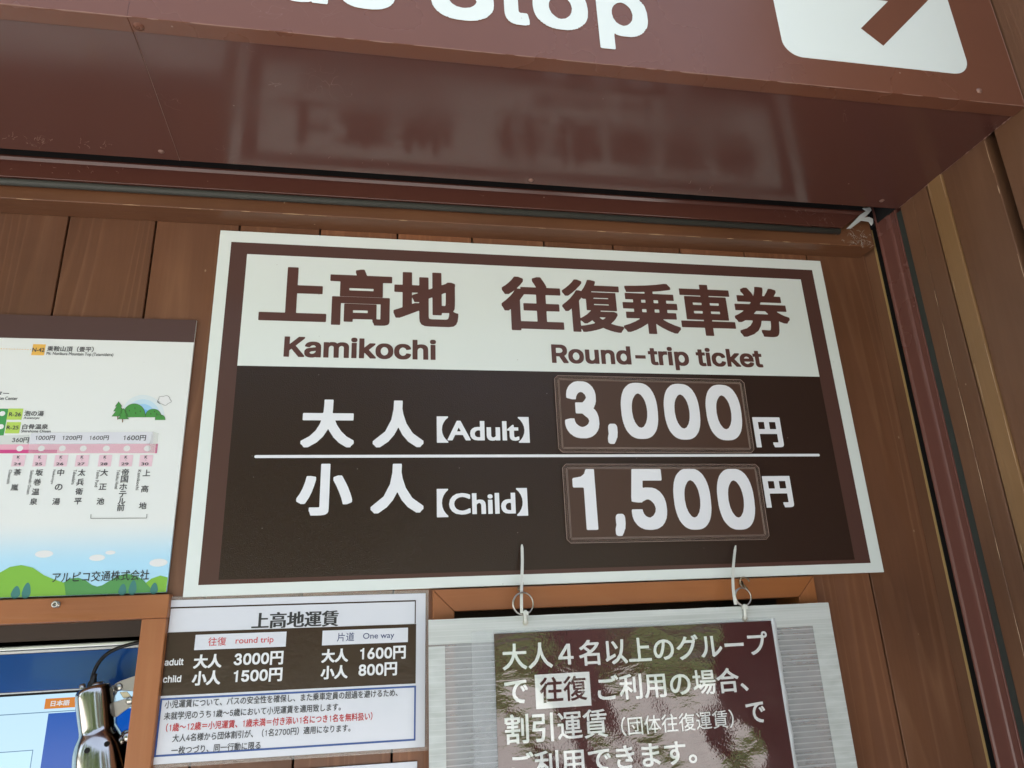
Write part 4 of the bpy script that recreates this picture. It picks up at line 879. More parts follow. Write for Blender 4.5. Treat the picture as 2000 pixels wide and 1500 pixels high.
for x, y, a_, b_ in ((127, 1325, 34, 42), (212, 1312, 33, 54), (972, 1304, 31, 40), (1053, 1288, 31, 52), (1222, 1295, 30, 40)):
    c_ = z4(x, y); u, v = rs.uv(c_); k = .00064/4.055*1.02
    pts = []
    for i in range(20):
        t_ = i/20*2*math.pi; yy = math.sin(t_); pts.append(rs.xyz(u+a_*k*math.cos(t_)*(1-.42*(yy+1)/2*(1 if yy > -.2 else .6)), v+b_*k*yy, -.0006))
    q = MB(); q.add(pts, [tuple(range(20))]); q.obj('printed_tree', M_teal, rp)
rs.text('company_lettering', 'アルピコ交通株式会社', (102.5, 1128), (291.8, 1123.5), (222, 1114.5), (260, 1133.5), M_blacktext, rp, .008, 'cjk', .02, -.0008)
# printed landscape drawing
def z3(x, y): return (x/4.5455, 600+y/4.5455)
M_sky_ = [C('printed sky %d' % i, c_) for i, c_ in enumerate(((.70, .80, .83), (.55, .74, .86), (.36, .64, .88), (.16, .48, .88)))]
for i, r_ in enumerate((190, 150, 108, 62)):
    q = MB(); P_ = []
    for j in range(25):
        t_ = math.pi*j/24; P_.append(rs.xyz(*rs.uv(z3(1270+r_*math.cos(t_), 965-r_*.98*math.sin(t_))), -.0003-.00004*i))
    q.add(P_, [tuple(range(25))]); q.obj('printed_sky', M_sky_[i], rp)
def dome(x0, x1, top, bot, m, dy, n='printed_hill'):
    P_ = [((x0+x1)/2+(x1-x0)/2*math.cos(math.pi*j/20), bot-(bot-top)*math.sin(math.pi*j/20)**.8) for j in range(21)]
    new(n, [rs.xyz(*rs.uv(z3(*p_)), dy) for p_ in P_], [tuple(range(21))], m, rp); return P_
def outline(P_, r_, m, dy, n='drawn_line'):
    q = MB(); q.tube([rs.xyz(*rs.uv(z3(*p_)), dy) for p_ in P_], r_, 4); q.obj(n, m, rp)
M_line = C('drawn outline', (.05, .045, .03))
M_hg = C('printed hill green', (.07, .30, .06))
for a_ in ((1095, 1292, 858, 978), (1292, 1432, 905, 978), (1378, 1468, 955, 1002)):
    P_ = dome(*a_, M_hg, -.0005-(.00005 if a_[0] > 1300 else 0)); outline(P_, .00022, M_line, -.00062)
q = MB()
for x, y in ((1150, 920), (1198, 898), (1245, 925), (1205, 942), (1340, 948), (1372, 928), (1392, 950)): q.tube([rs.xyz(*rs.uv(z3(x, y-7)), -.0006), rs.xyz(*rs.uv(z3(x+2, y+7)), -.0006)], .0004, 4)
q.obj('drawn_tuft', M_line, rp)
for cx_, top, bot, w_ in ((1055, 840, 970, 62), (1097, 900, 995, 50)):
    H_ = bot-top; P_ = [(cx_, top), (cx_+w_*.5, top+H_*.33), (cx_+w_*.28, top+H_*.33), (cx_+w_*.75, top+H_*.66), (cx_+w_*.4, top+H_*.66), (cx_+w_, bot), (cx_-w_, bot), (cx_-w_*.4, top+H_*.66), (cx_-w_*.75, top+H_*.66), (cx_-w_*.28, top+H_*.33), (cx_-w_*.5, top+H_*.33)]
    new('printed_pine', [rs.xyz(*rs.uv(z3(*p_)), -.0007-(.0003 if top > 850 else 0)) for p_ in P_], [tuple(range(11))], M_hg, rp); outline(P_+[P_[0]], .0002, M_line, -.00078-(.0004 if top > 850 else 0)); outline([(cx_-8, bot), (cx_-8, bot+28)], .0006, C('printed trunk', (.2, .1, .05)), -.0007)
P_ = [(1460+58*math.cos(t_)*(1+.10*math.sin(5*t_)), 828+40*math.sin(t_)*(1+.12*math.sin(5*t_+1))) for t_ in [2*math.pi*i/40 for i in range(41)]]
new('printed_cloud', [rs.xyz(*rs.uv(z3(*p_)), -.0003) for p_ in P_[:-1]], [tuple(range(40))], M_pure, rp); outline(P_, .00022, M_greytext, -.0005)

# ------------------------------------------------------------------ small fare notice
def zn(x, y): return (260+x/3.3333, 1140+y/3.3333)
a_, b_ = at(316.5, 1172.8, -.003), at(830.2, 1158.6, -.003); d_ = at(831.2, 1458.8, -.003); e_ = at(281.6, 1500, -.003)
rot = math.atan2(b_.z-a_.z, b_.x-a_.x)
nn = thing('fare_notice', 'laminated white fare notice with round trip and one way prices', 'notice')
ns = Sheet(-.0032, rot, (a_.x, a_.z)); Wn = ns.uv((830.2, 1158.6))[0]; Hn = -(ns.uv((831.2, 1458.8))[1])
Wn = (Wn+ns.uv((831.2, 1458.8))[0])/2
M_note = film('laminated white paper', (.74, .77, .83), .16, 260, .10, wave=.25, specks=0, wscale=24, wdist=.002)
M_nbrown = film('notice brown print', (.055, .032, .023), .16, 260, .12, wave=.25, specks=.05, wscale=24, wdist=.002)
M_red = C('red print', (.55, .03, .04)); M_blue = C('blue print', (.04, .10, .33)); M_navy = C('navy print', (.03, .05, .16))
ns.slab('sheet', 0, Wn, -Hn, 0, .0016, M_note, nn, .0003)
ns.slab('laminate_edge', -.0042, Wn+.0035, -Hn-.004, .0040, .0006, clear('laminate edge', .1, (.8, .75, .68), .18), nn, 0).location.y = .0005
def nq(n, pts, m, dy):
    P_ = [ns.uv(zn(*p_)) for p_ in pts]; u0_, u1_ = (P_[0][0]+P_[3][0])/2, (P_[1][0]+P_[2][0])/2; v1_, v0_ = (P_[0][1]+P_[1][1])/2, (P_[2][1]+P_[3][1])/2
    ns.uvrect(n, u0_, u1_, v0_, v1_, m, nn, dy); return u0_, u1_, v0_, v1_
hb = nq('header_box', ((232, 157), (1843, 103), (1838, 258), (228, 318)), M_nbrown, -.0002); t_ = .0013
ns.uvrect('header_panel', hb[0]+t_, hb[1]-t_, hb[2], hb[3]-t_*1.3, M_note, nn, -.0003)
nq('brown_panel', ((222, 322), (1842, 258), (1840, 648), (178, 733)), M_nbrown, -.00025)
nq('price_header', ((405, 335), (998, 310), (995, 410), (400, 432)), M_note, -.0004); nq('price_header', ((1233, 305), (1790, 287), (1788, 380), (1230, 402)), M_note, -.0004)
P_ = [ns.uv(zn(*p_)) for p_ in ((178, 748), (1842, 662), (1838, 1018), (135, 1133))]
ns.frame('blue_outline', (P_[0][0]+P_[3][0])/2, (P_[1][0]+P_[2][0])/2, (P_[2][1]+P_[3][1])/2, (P_[0][1]+P_[1][1])/2, .0020, M_blue, nn)
def nt_(t, L, R, T_, B, m, bold, n='notice_lettering', cell=.02, font='cjk'): return ns.text(n, t, zn(*L), zn(*R), zn(*T_), zn(*B), m, nn, bold, font, cell, -.0006)
nt_('上高地運賃', (772, 255), (1338, 222), (1160, 178), (1160, 282), M_blacktext, .020, cell=.012, font='mincho')
nt_('往復', (490, 375), (607, 372), (550, 348), (550, 404), M_red, .008); nt_('round trip', (668, 372), (915, 365), (790, 347), (790, 398), M_red, .008)
nt_('片道', (1328, 348), (1440, 342), (1385, 318), (1385, 375), M_navy, .006); nt_('One way', (1497, 345), (1700, 340), (1600, 318), (1600, 368), M_navy, .006)
M_nw = C('white print', (.80, .82, .84))
nt_('大人', (395, 508), (578, 500), (490, 459), (490, 549), M_nw, .04); nt_('3000円', (657, 492), (978, 482), (800, 444), (800, 533), M_nw, .030, font='mix')
nt_('小人', (385, 615), (570, 610), (480, 566), (480, 660), M_nw, .04); nt_('1500円', (655, 602), (972, 590), (800, 553), (800, 642), M_nw, .030, font='mix')
nt_('大人', (1227, 472), (1400, 465), (1310, 424), (1310, 512), M_nw, .04); nt_('1600円', (1478, 455), (1775, 445), (1620, 408), (1620, 495), M_nw, .030, font='mix')
nt_('小人', (1222, 580), (1397, 573), (1310, 532), (1310, 620), M_nw, .04); nt_('800円', (1468, 562), (1718, 552), (1600, 514), (1600, 602), M_nw, .030, font='mix')
nt_('adult', (207, 510), (330, 505), (270, 488), (270, 532), M_nw, .018, font='grotesk'); nt_('child', (196, 622), (314, 618), (255, 597), (255, 643), M_nw, .018, font='grotesk')
nt_('小児運賃について、バスの安全性を確保し、また乗車定員の超過を避けるため、', (208, 780), (1722, 715), (960, 722), (960, 773), M_greytext, .012, cell=.022, font='mix')
nt_('未就学児のうち1歳～5歳において小児運賃を適用致します。', (202, 858), (1352, 806), (780, 806), (780, 857), M_greytext, .012, cell=.022, font='mix')
nt_('（1歳～12歳＝小児運賃、1歳未満＝付き添い1名につき1名を無料扱い）', (215, 937), (1558, 858), (890, 872), (890, 926), M_red, .013, cell=.022, font='mix')
nt_('大人4名様から団体割引が、（1名2700円）適用になります。', (257, 1007), (1415, 942), (840, 946), (840, 998), M_greytext, .012, cell=.022, font='mix')
nt_('一枚つづり、同一行動に限る', (250, 1085), (830, 1052), (540, 1043), (540, 1094), M_greytext, .012, cell=.022, font='mix')
# next notice just below
n2 = thing('lower_notice', 'white paper notice whose top edge shows below the laminated fare notice', 'notice')
c_ = at(815, 1487, -.003); s2 = Sheet(-.0030, rot, (c_.x, c_.z)); s2.slab('sheet', -.30, 0, -.20, 0, .0016, M_note, n2, .0003); s2.uvrect('printed_band', -.29, -.01, -.06, -.02, M_nbrown, n2)

# ------------------------------------------------------------------ window frames
lf = thing('window_frame', 'orange brown wooden window frame around the ticket machine below the route poster', 'window frame', group='wooden window frames')
FYF, FYB = -.0130, .0500
q = MB(); q.box(LX0-.026, -.2395, FYF, FYB, Z+.0203, Z+.0462); bevel(q.obj('head_rail', M_frx, lf), .0012, 2)
q = MB(); q.box(LX1, -.2400, FYF+.0006, FYB, BOT, Z+.0202); bevel(q.obj('jamb', M_frz, lf), .0012, 2)
q = MB(); q.box(LX0-.026, LX0, FYF+.0006, FYB, BOT, Z+.0202); bevel(q.obj('jamb', M_frz, lf), .0012, 2)
q = MB(); q.box(LX0-.026, -.2395, FYF, FYB, BOT-.026, BOT-.0002); bevel(q.obj('sill', M_frx, lf), .0012, 2)
rf = thing('window_frame', 'orange brown mitred wooden window frame behind the hanging plastic board', 'window frame', group='wooden window frames')
fy0, fy1 = -.0105, .050
a0, a1, z1_, z0_, t_ = .0600, .5715, Z+.0405, BOT, .0262
def mitre(n, pts, m):
    q = MB(); q.prism(pts, fy0, fy1); bevel(q.obj(n, m, rf), .0010, 2)
g_ = .0002
mitre('head_rail', [(a0+g_, z1_), (a1-g_, z1_), (a1-t_-g_, z1_-t_), (a0+t_+g_, z1_-t_)], M_frx)
mitre('jamb', [(a0, z1_-g_), (a0+t_, z1_-t_-g_), (a0+t_, z0_+g_), (a0, z0_-t_)], M_frz)
mitre('jamb', [(a1, z1_-g_), (a1-t_, z1_-t_-g_), (a1-t_, z0_+g_), (a1, z0_-t_)], M_frz)
mitre('sill', [(a0+g_, z0_-t_), (a1-g_, z0_-t_), (a1-t_-g_, z0_), (a0+t_+g_, z0_)], M_frx)
q = MB(); q.box(LX0, LX1, .052, .066, at(136, 1249, .052).z, Z+.0202); q.obj('stop_board', mat('dark stop board', (.040, .024, .016), .6, bump=(40, .2)), lf)
# screw eye in the left frame
se = at(112, 1181, FYF)
q = MB(); q.lathe([(0, -.002), (.0034, -.0018), (.0036, 0), (.0036, .0008), (.002, .0016), (.0014, .002), (.0014, .0055), (0, .006)], se, (0, -1, 0), 16)
q.tube([(se.x+.0026*math.cos(t), se.y-.0065, se.z+.0002+.0026*math.sin(t)) for t in [2*math.pi*i/16 for i in range(16)]], .0011, 7, closed=True)
tag(q.obj('screw_eye', M_steel, smooth=True), 'small steel screw eye in the frame rail under the route poster', 'screw eye')

# ------------------------------------------------------------------ ticket machine behind the left window
tm = thing('ticket_machine', 'blue ticket machine with lit screen and orange language button behind the window', 'ticket machine')
MY = .075
t0 = Sheet(MY); cc = at(100, 1400, MY); top = at(136, 1256.5, MY); low = at(136, 1271, MY)
slope = math.atan2(at(271, 1252, MY).z-at(0, 1267, MY).z, at(271, 1252, MY).x-at(0, 1267, MY).x)
mrot = slope*.5
M_alu = mat('aluminium rim', (.62, .64, .64), .3, .9); M_mblue = mat('machine blue', (.010, .075, .31), .12, coat=.4); M_mbody = mat('machine body', (.25, .26, .28), .4)
t0 = Sheet(MY, mrot, (top.x, top.z))
xl = -.62; xr_ = .235
q = MB()
def sbox(name, u0, u1, v0, v1, y0, y1, m, bv=.001):
    V = [t0.xyz(u0, v0, y0), t0.xyz(u1, v0, y0), t0.xyz(u1, v1, y0), t0.xyz(u0, v1, y0), t0.xyz(u0, v0, y1), t0.xyz(u1, v0, y1), t0.xyz(u1, v1, y1), t0.xyz(u0, v1, y1)]
    o = new(name, V, [(0, 1, 2, 3), (7, 6, 5, 4), (0, 4, 5, 1), (1, 5, 6, 2), (2, 6, 7, 3), (3, 7, 4, 0)], m, tm)
    return bevel(o, bv, 3) if bv else o
def tv(px, py): return t0.uv((px, py))
hv = tv(136, 1271.5)[1]; bv_ = tv(70, 1350)[1]; lv = tv(70, 1356)[1]
sbox('body', xl, .175, -.60, -.004, .010, .16, M_mbody, .003)
sbox('aluminium_rim', xl, .175, hv+.0035, 0, -.004, .0098, M_alu, .0015)
sbox('aluminium_lip', xl, .175, hv, hv+.0030, -.001, .0098, mat('pale rim', (.70, .72, .72), .35), .0008)
sbox('blue_header', xl, .175, bv_, hv-.0004, .0015, .0097, M_mblue, .0008)
sbox('white_trim', xl, .175, bv_-.0016, bv_-.0002, .0005, .0097, mat('white trim', (.75, .78, .80), .3), .0003)
sbox('dark_bezel', xl, .175, bv_-.0042, bv_-.0018, .0012, .0097, M_black, 0)
M_scr = mat('lit screen', (.54, .79, .97), .2, emit=0.235); M_scr2 = mat('lit screen panel', (.56, .84, 1.0), .2, emit=0.235)
M_scrb = mat('lit screen blue', (.006, .090, .46), .15, emit=0.225); M_scro = mat('lit orange button', (.80, .25, .03), .2, emit=0.180); M_scrw = mat('lit screen white', (.85, .88, .9), .2, emit=0.180); M_scrl = mat('lit screen line', (.22, .40, .58), .2, emit=0.150)
sc = sbox('screen', xl, .175, -.55, bv_-.0044, .0040, .0097, M_scr, 0)
t0.y = MY+.0040
def srect(n, u0, u1, v0, v1, m, dy): return t0.uvrect(n, u0, u1, v0, v1, m, tm, dy)
lv = tv(100, 1390.5)[1]
srect('screen_line', xl, .175, lv-.0004, lv+.0006, M_scrl, -.0002)
ux = (tv(94, 1393)[0]+tv(80, 1500)[0])/2
srect('blue_panel', ux, .175, -.5, tv(120, 1391.5)[1]-.0002, M_scrb, -.0003)
bu = tv(88, 1374); br_ = tv(148, 1374); bt = tv(118, 1363)[1]; bb_ = tv(118, 1383)[1]
srect('language_button', bu[0], br_[0], bb_, bt, M_scro, -.0004)
t0.text('button_lettering', '日本語', (99.5, 1374), (136.5, 1372), (118, 1367.5), (118, 1378.5), M_scrw, tm, .035, 'cjk', .02, -.0006)
pv = tv(40, 1466)[1]; pu = tv(63, 1480)[0]
q = MB(); q.add([t0.xyz(xl, pv-.0009, -.0004), t0.xyz(pu, pv-.0009, -.0004), t0.xyz(pu, pv, -.0004), t0.xyz(xl, pv, -.0004)], [(0, 1, 2, 3)])
q.add([t0.xyz(pu-.0009, -.5, -.0004), t0.xyz(pu, -.5, -.0004), t0.xyz(pu, pv-.0009, -.0004), t0.xyz(pu-.0009, pv-.0009, -.0004)], [(0, 1, 2, 3)]); q.obj('panel_outline', M_scrl, tm)
srect('screen_panel', xl, pu-.001, -.5, pv-.001, M_scr2, -.0002)

# ------------------------------------------------------------------ chrome clip lamp
lp = thing('clip_lamp', 'polished chrome clip lamp with black cord clamped beside the ticket machine', 'lamp')
LY = .034
c0, c1, c2 = at(184.5, 1343, LY), at(196, 1432, LY), at(210, 1530, LY)
ax = (c1-c0).normalized(); ax = Vector((ax.x, -.10, ax.z)).normalized()
wpx = (at(222, 1390, LY)-at(147.5, 1390, LY)).length
R0 = wpx/2; Ln = (c1-c0).length
pr = [(0, -.0008), (R0*.55, -.0012), (R0*.80, -.0008), (R0*.90, .0012), (R0*.965, .0035), (R0*.995, .007), (R0*1.0, .012), (R0*.985, Ln*.55), (R0*.95, Ln*.86), (R0*.945, Ln*.93), (R0*1.0, Ln*1.0), (R0*1.16, Ln*1.10), (R0*1.30, Ln*1.25), (R0*1.39, Ln*1.45), (R0*1.43, Ln*1.75), (R0*1.50, Ln*2.2), (R0*1.62, Ln*2.7), (R0*1.66, Ln*2.75), (R0*1.60, Ln*2.72), (R0*1.36, Ln*1.75)]
q = MB(); q.lathe(pr, c0, ax, 48); sh_ = q.obj('shade', M_chrome, lp, True)
sb = sh_.modifiers.new('sub', 'SUBSURF'); sb.levels = 1; sb.render_levels = 2
def surf(px, py, extra=0.0):
    """nearest point of the shade under a pixel (ray against the lathe radius)"""
    r = ray(px, py).normalized(); o = Vector((0, -CAMD, CAMH)); best = None
    for i in range(4000):
        p = o+r*(.70+i*.0001); h = (p-c0).dot(ax); d = ((p-c0)-ax*h).length
        for (ra, ha), (rb, hb_) in zip(pr[:-1], pr[1:]):
            if ha <= h <= hb_ and hb_ > ha:
                if d <= ra+(rb-ra)*(h-ha)/(hb_-ha)+extra: return p
    return at(px, py, LY-R0)
q = MB()
for px, py in ((170, 1466), (209, 1453)):
    p = surf(px, py, .0002); h = (p-c0).dot(ax); nrm = ((p-c0)-ax*h).normalized(); q.lathe([(0, .0006), (.0027, .0006), (.0029, -.0015)], p, nrm, 18)
q.obj('vent_hole', M_black, lp)
# cap and switch on top
tp = c0-ax*.001
q = MB(); q.lathe([(0, .0045), (R0*.30, .004), (R0*.34, .001), (R0*.34, -.001)], tp+Vector((R0*.15, 0, 0)), -ax, 20); q.lathe([(0, .004), (R0*.16, .0035), (R0*.16, -.001)], tp+Vector((-R0*.55, -.004, 0)), -ax, 14); q.obj('cap_nut', M_steel, lp, True)
g0 = at(178, 1331, LY)
q = MB(); q.lathe([(.0048, -.003), (.0048, .004), (.0040, .006), (.0034, .007), (.0034, .009), (.0026, .010), (.0026, .014), (0, .014)], g0+ax*.006, (.12, 0, 1), 16); q.obj('cord_grip', M_cord, lp, True)
pts = [at(*p, y) for p, y in (((179, 1330), LY), ((181, 1320), LY+.001), ((185, 1308), LY+.003), ((193, 1293), LY+.006), ((206, 1279), LY+.009), ((224, 1268), LY+.012), ((246, 1260.5), LY+.014), ((262, 1256.5), LY+.015), ((285, 1252), LY+.016))]
def smooth_path(P, k=3):
    for _ in range(k):
        Q = [P[0]]
        for a, b in zip(P[:-1], P[1:]): Q += [a*.75+b*.25, a*.25+b*.75]
        P = Q+[P[-1]]
    return P
q = MB(); q.tube(smooth_path(pts), .0021, 10); q.obj('cord', M_cord, lp, True)
def plate(name, pxs, y, th, m):
    P = [at(*p, y) for p in pxs]; q = MB(); q.prism([(p.x, p.z) for p in P], y, y+th); return bevel(q.obj(name, m, lp), .0005, 2)
M_clip = mat('dull clip steel', (.42, .40, .36), .5, .5)
def zl(x, y): return (140+x/6.82, 1280+y/6.82)
plate('clip_arm', [zl(*p) for p in ((560, 400), (580, 375), (650, 340), (835, 275), (930, 250), (930, 500), (840, 500), (830, 480), (650, 470), (610, 480), (580, 550), (565, 470))], LY+.004, .0012, M_clip)
plate('clip_arm', [zl(*p) for p in ((548, 622), (600, 612), (810, 545), (930, 510), (930, 650), (815, 660), (610, 812), (570, 828), (548, 800))], LY-.006, .0012, M_clip)
plate('clip_link', [zl(*p) for p in ((635, 490), (735, 480), (800, 555), (690, 575))], LY+.001, .001, mat('clip link', (.62, .55, .40), .4, .6))
q = MB()
for px, y in ((zl(630, 425), LY+.004), (zl(775, 605), LY-.006)): q.lathe([(0, .0018), (.003, .0016), (.0042, .0006), (.0042, 0)], at(*px, y), (0, -1, 0), 16)
q.obj('rivet', M_steel, lp, True)
k0 = surf(243, 1443, .001)
q = MB(); q.lathe([(0, .0085), (.004, .0080), (.0062, .0060), (.0068, .003), (.0068, -.003), (.0078, -.004)], k0+Vector((.002, .004, .001)), (.55, -.75, .1), 20); q.obj('pivot_knob', M_chrome, lp, True)

# ------------------------------------------------------------------ hanging plastic board with the group discount sheet
hb_ = thing('hanging_board', 'ribbed translucent plastic board hanging from rings with a glossy maroon group discount sheet', 'notice board')
PY = -.030; hx0, hx1, hz1 = .0541, .5722, Z+.0050; hz0 = Z-.36
M_ply = bpy.data.materials.new('twin wall plastic'); M_ply.use_nodes = True; b = M_ply.node_tree.nodes['Principled BSDF']
b.inputs['Base Color'].default_value = (.66, .69, .70, 1); b.inputs['Roughness'].default_value = .28
tr = N(M_ply, 'ShaderNodeBsdfTransparent'); mx = N(M_ply, 'ShaderNodeMixShader'); tc = N(M_ply, 'ShaderNodeTexCoord'); sx = N(M_ply, 'ShaderNodeSeparateXYZ'); LK(M_ply, tc.outputs['Object'], sx.inputs[0])
fr = math_(M_ply, 'FRACT', math_(M_ply, 'MULTIPLY', sx.outputs[2], 1/.0062))
rb = ramp(M_ply, fr, [(0, (.52,)*3), (.10, (.32,)*3), (.84, (.36,)*3), (.94, (.68,)*3), (1, (.52,)*3)])
n_ = N(M_ply, 'ShaderNodeTexNoise'); n_.inputs['Scale'].default_value = 14; n_.inputs['Detail'].default_value = 4
LK(M_ply, math_(M_ply, 'ADD', rb.outputs[0], math_(M_ply, 'MULTIPLY', math_(M_ply, 'SUBTRACT', n_.outputs[0], .5), .25)), mx.inputs[0])
bp = N(M_ply, 'ShaderNodeBump'); bp.inputs['Strength'].default_value = .35; bp.inputs['Distance'].default_value = .001; LK(M_ply, fr, bp.inputs['Height']); LK(M_ply, bp.outputs[0], b.inputs['Normal'])
LK(M_ply, tr.outputs[0], mx.inputs[1]); LK(M_ply, b.outputs[0], mx.inputs[2]); LK(M_ply, mx.outputs[0], M_ply.node_tree.nodes['Material Output'].inputs[0])
q = MB(); q.box(hx0, hx1, PY, PY+.0032, hz0, hz1); q.obj('twin_wall_plate', M_ply, hb_)
def edge_mat(n, k, sc):
    M = clear(n, .3, (.72, .74, .70), .82); b = M.node_tree.nodes['Principled BSDF']; mp = coords(M, sc); nn_ = N(M, 'ShaderNodeTexNoise'); nn_.inputs['Scale'].default_value = 30; nn_.inputs['Detail'].default_value = 3
    LK(M, mp.outputs[0], nn_.inputs['Vector']); tc = N(M, 'ShaderNodeTexCoord'); sx = N(M, 'ShaderNodeSeparateXYZ'); LK(M, tc.outputs['Object'], sx.inputs[0]); fr = math_(M, 'FRACT', math_(M, 'MULTIPLY', sx.outputs[2], 1/.0062))
    c = ramp(M, nn_.outputs[0], [(.3, (.58, .63, .60)), (.7, (.74, .79, .77))]).outputs[0]; LK(M, mix(M, ramp(M, fr, [(.80, (0,)*3), (.94, (.5,)*3), (1, (0,)*3)]).outputs[0], c, (.88, .9, .9)), b.inputs['Base Color']); return M
M_edge = edge_mat('edge tape upright', 0, (1, 1, 4)); M_edgx = edge_mat('edge tape along', 0, (.15, 1, 6))
q = MB(); q.box(hx0-.0006, hx0+.0185, PY-.0007, PY-.0002, hz0, hz1-.0290); q.obj('edge_tape', M_edge, hb_); q = MB(); q.box(hx1-.0270, hx1+.0006, PY-.0007, PY-.0002, hz0, hz1-.0265); q.obj('edge_tape', M_edge, hb_)
q = MB(); v = []
nseg = 40; rnd = random.Random(4)
for i in range(nseg+1):
    x = hx0-.0006+(hx1-hx0+.0012)*i/nseg; v += [(x, PY-.0008-.0006*math.sin(i*.6)**2, hz1+.0006+rnd.uniform(-.0003, .0003)), (x, PY-.0008, hz1-.0270+rnd.uniform(-.0003, .0003))]
q.add(v, [(2*i, 2*i+2, 2*i+3, 2*i+1) for i in range(nseg)])
q.box(hx0-.0006, hx1+.0006, PY-.0006, PY+.0036, hz1+.0001, hz1+.0006)
q.obj('top_tape', M_edgx, hb_)
# glossy sheet, gently rippled
SYH = PY-.0020
ss = Sheet(SYH)
g0_, g1_, gz1 = at(964.5, 1238, SYH).x, at(1506, 1212, SYH).x, at(1230, 1225.5, SYH).z
gz0 = hz0+.01
def ripple(x, z):
    u = (x-g0_)/(g1_-g0_); d = gz1-z
    a = .0009*math.sin(d*46+1.2*math.sin(u*7))*min(1, d*10)*(.35+.65*u)
    a += .0007*math.sin(u*17+d*30)*u*u+.00025*math.sin(u*31-d*63+1)*min(1, d*12)
    return a
M_sheet = film('maroon laminate', (.060, .014, .018), .04, 420, .10, wave=.16, spec=.5, specks=.1, sc3=(1, 1, 2.2), wscale=22, wdist=.003)
M_sheetw = film('white laminate print', (.74, .78, .76), .06, 420, .08, wave=.12, spec=.5, specks=0, sc3=(1, 1, 2.2), wscale=22, wdist=.003)
for M_ in (M_sheet, M_sheetw): M_.node_tree.nodes['Principled BSDF'].inputs['IOR'].default_value = 2.0
NX, NZ = 90, 60; V = []; F = []
for j in range(NZ+1):
    for i in range(NX+1):
        x = g0_+(g1_-g0_)*i/NX; z = gz0+(gz1-gz0)*j/NZ; V.append((x, SYH-ripple(x, z)-.0012, z))
for j in range(NZ):
    for i in range(NX): F.append((j*(NX+1)+i, j*(NX+1)+i+1, (j+1)*(NX+1)+i+1, (j+1)*(NX+1)+i))
new('discount_sheet', V, F, M_sheet, hb_, True)
def drape(o, dy):
    bm = bmesh.new(); bm.from_mesh(o.data)
    for _ in range(2):
        ed = [e for e in bm.edges if e.calc_length() > .008]
        if ed: bmesh.ops.subdivide_edges(bm, edges=ed, cuts=1)
        bmesh.ops.triangulate(bm, faces=[f_ for f_ in bm.faces if len(f_.verts) > 4])
    for v_ in bm.verts: v_.co.y = SYH-ripple(v_.co.x, v_.co.z)-.0012-dy
    bm.to_mesh(o.data); bm.free(); o.data.update(); return o
def pc(x, y): return (820+x/3.75, 1100+y/3.75)
def pd(x, y): return (1250+x/3.3333, 1050+y/3.3333)
def ht_(t, L, R, T_, B, m=M_sheetw, bold=.018, dy=.0007): return drape(ss.text('sheet_lettering', t, L, R, T_, B, m, hb_, bold, 'cjk', .016), dy)
ht_('大人４名以上のグループ', pc(602, 700), pd(832, 700), pc(690, 588), pc(690, 782))
ht_('で', pc(618, 940), pc(790, 940), pc(700, 856), pc(700, 1028))
P_ = [at(*pc(*p), SYH) for p in ((838, 815), (1238, 795), (1255, 1042), (850, 1068))]
x0_, x1_, zt_, zb_ = (P_[0].x+P_[3].x)/2, (P_[1].x+P_[2].x)/2, (P_[0].z+P_[1].z)/2, (P_[2].z+P_[3].z)/2
q = MB()
for j in range(10):
    for i in range(14):
        xa, xb = x0_+(x1_-x0_)*i/14, x0_+(x1_-x0_)*(i+1)/14; za, zb = zb_+(zt_-zb_)*j/10, zb_+(zt_-zb_)*(j+1)/10
        q.add([(xa, 0, za), (xb, 0, za), (xb, 0, zb), (xa, 0, zb)], [(0, 1, 2, 3)])
drape(q.obj('white_label', M_sheetw, hb_), .0006)
ht_('往復', pc(875, 930), pc(1220, 930), pc(1045, 828), pc(1045, 1012), M_sheet, .018, .0010)
ht_('ご利用の場合、', pc(1295, 890), pd(705, 990), (1290, 1312), (1290, 1362))
ht_('割引運賃', pc(620, 1200), pc(1370, 1180), pc(995, 1085), pc(995, 1300))
ht_('（団体往復運賃）', pc(1470, 1190), pd(608, 1180), pc(1950, 1092), pc(1950, 1230), bold=.008)
ht_('で', pd(690, 1140), pd(815, 1140), pd(752, 1070), pd(752, 1206))
ht_('ご利用できます。', pc(663, 1430), pd(370, 1450), (1180, 1456), (1180, 1506))
# lifted clear margin of the laminate along the right side; whitish colour paints its highlight
q = MB(); v = []
for i in range(41):
    z = gz1+.003-(gz1-gz0)*i/40; x = g1_+.0035+.0007*math.sin(i*1.3); yb = SYH-ripple(g1_, z)-.0012
    v += [(g1_-.0006, yb-.0003, z), (g1_+.0025, yb-.0022-.0008*math.sin(i*.9), z), (x+.0030, PY-.0010, z)]
q.add(v, [(3*i+k, 3*i+3+k, 3*i+4+k, 3*i+1+k) for i in range(40) for k in (0, 1)])
q.obj('laminate_margin', clear('laminate margin', .12, (.82, .86, .88), .6), hb_, True)
q = MB(); q.box(at(920, 1240, PY).x, g0_, PY-.0022, PY-.0016, gz0, gz1+.0035); q.box(g0_, g1_, PY-.0018, PY-.0014, gz1, gz1+.0040); q.obj('laminate_margin', clear('laminate margin flat', .08, (.8, .85, .88), .12), hb_)
# eyelets punched in the plate
EY_ = [at(1026.5, 1216, PY-.002), at(1455, 1208, PY-.002)]
q = MB()
for e in EY_: q.lathe([(.0018, .0004), (.0034, .0004), (.0036, -.0008)], e, (0, -1, 0), 16)
q.obj('eyelet', M_steel, hb_)

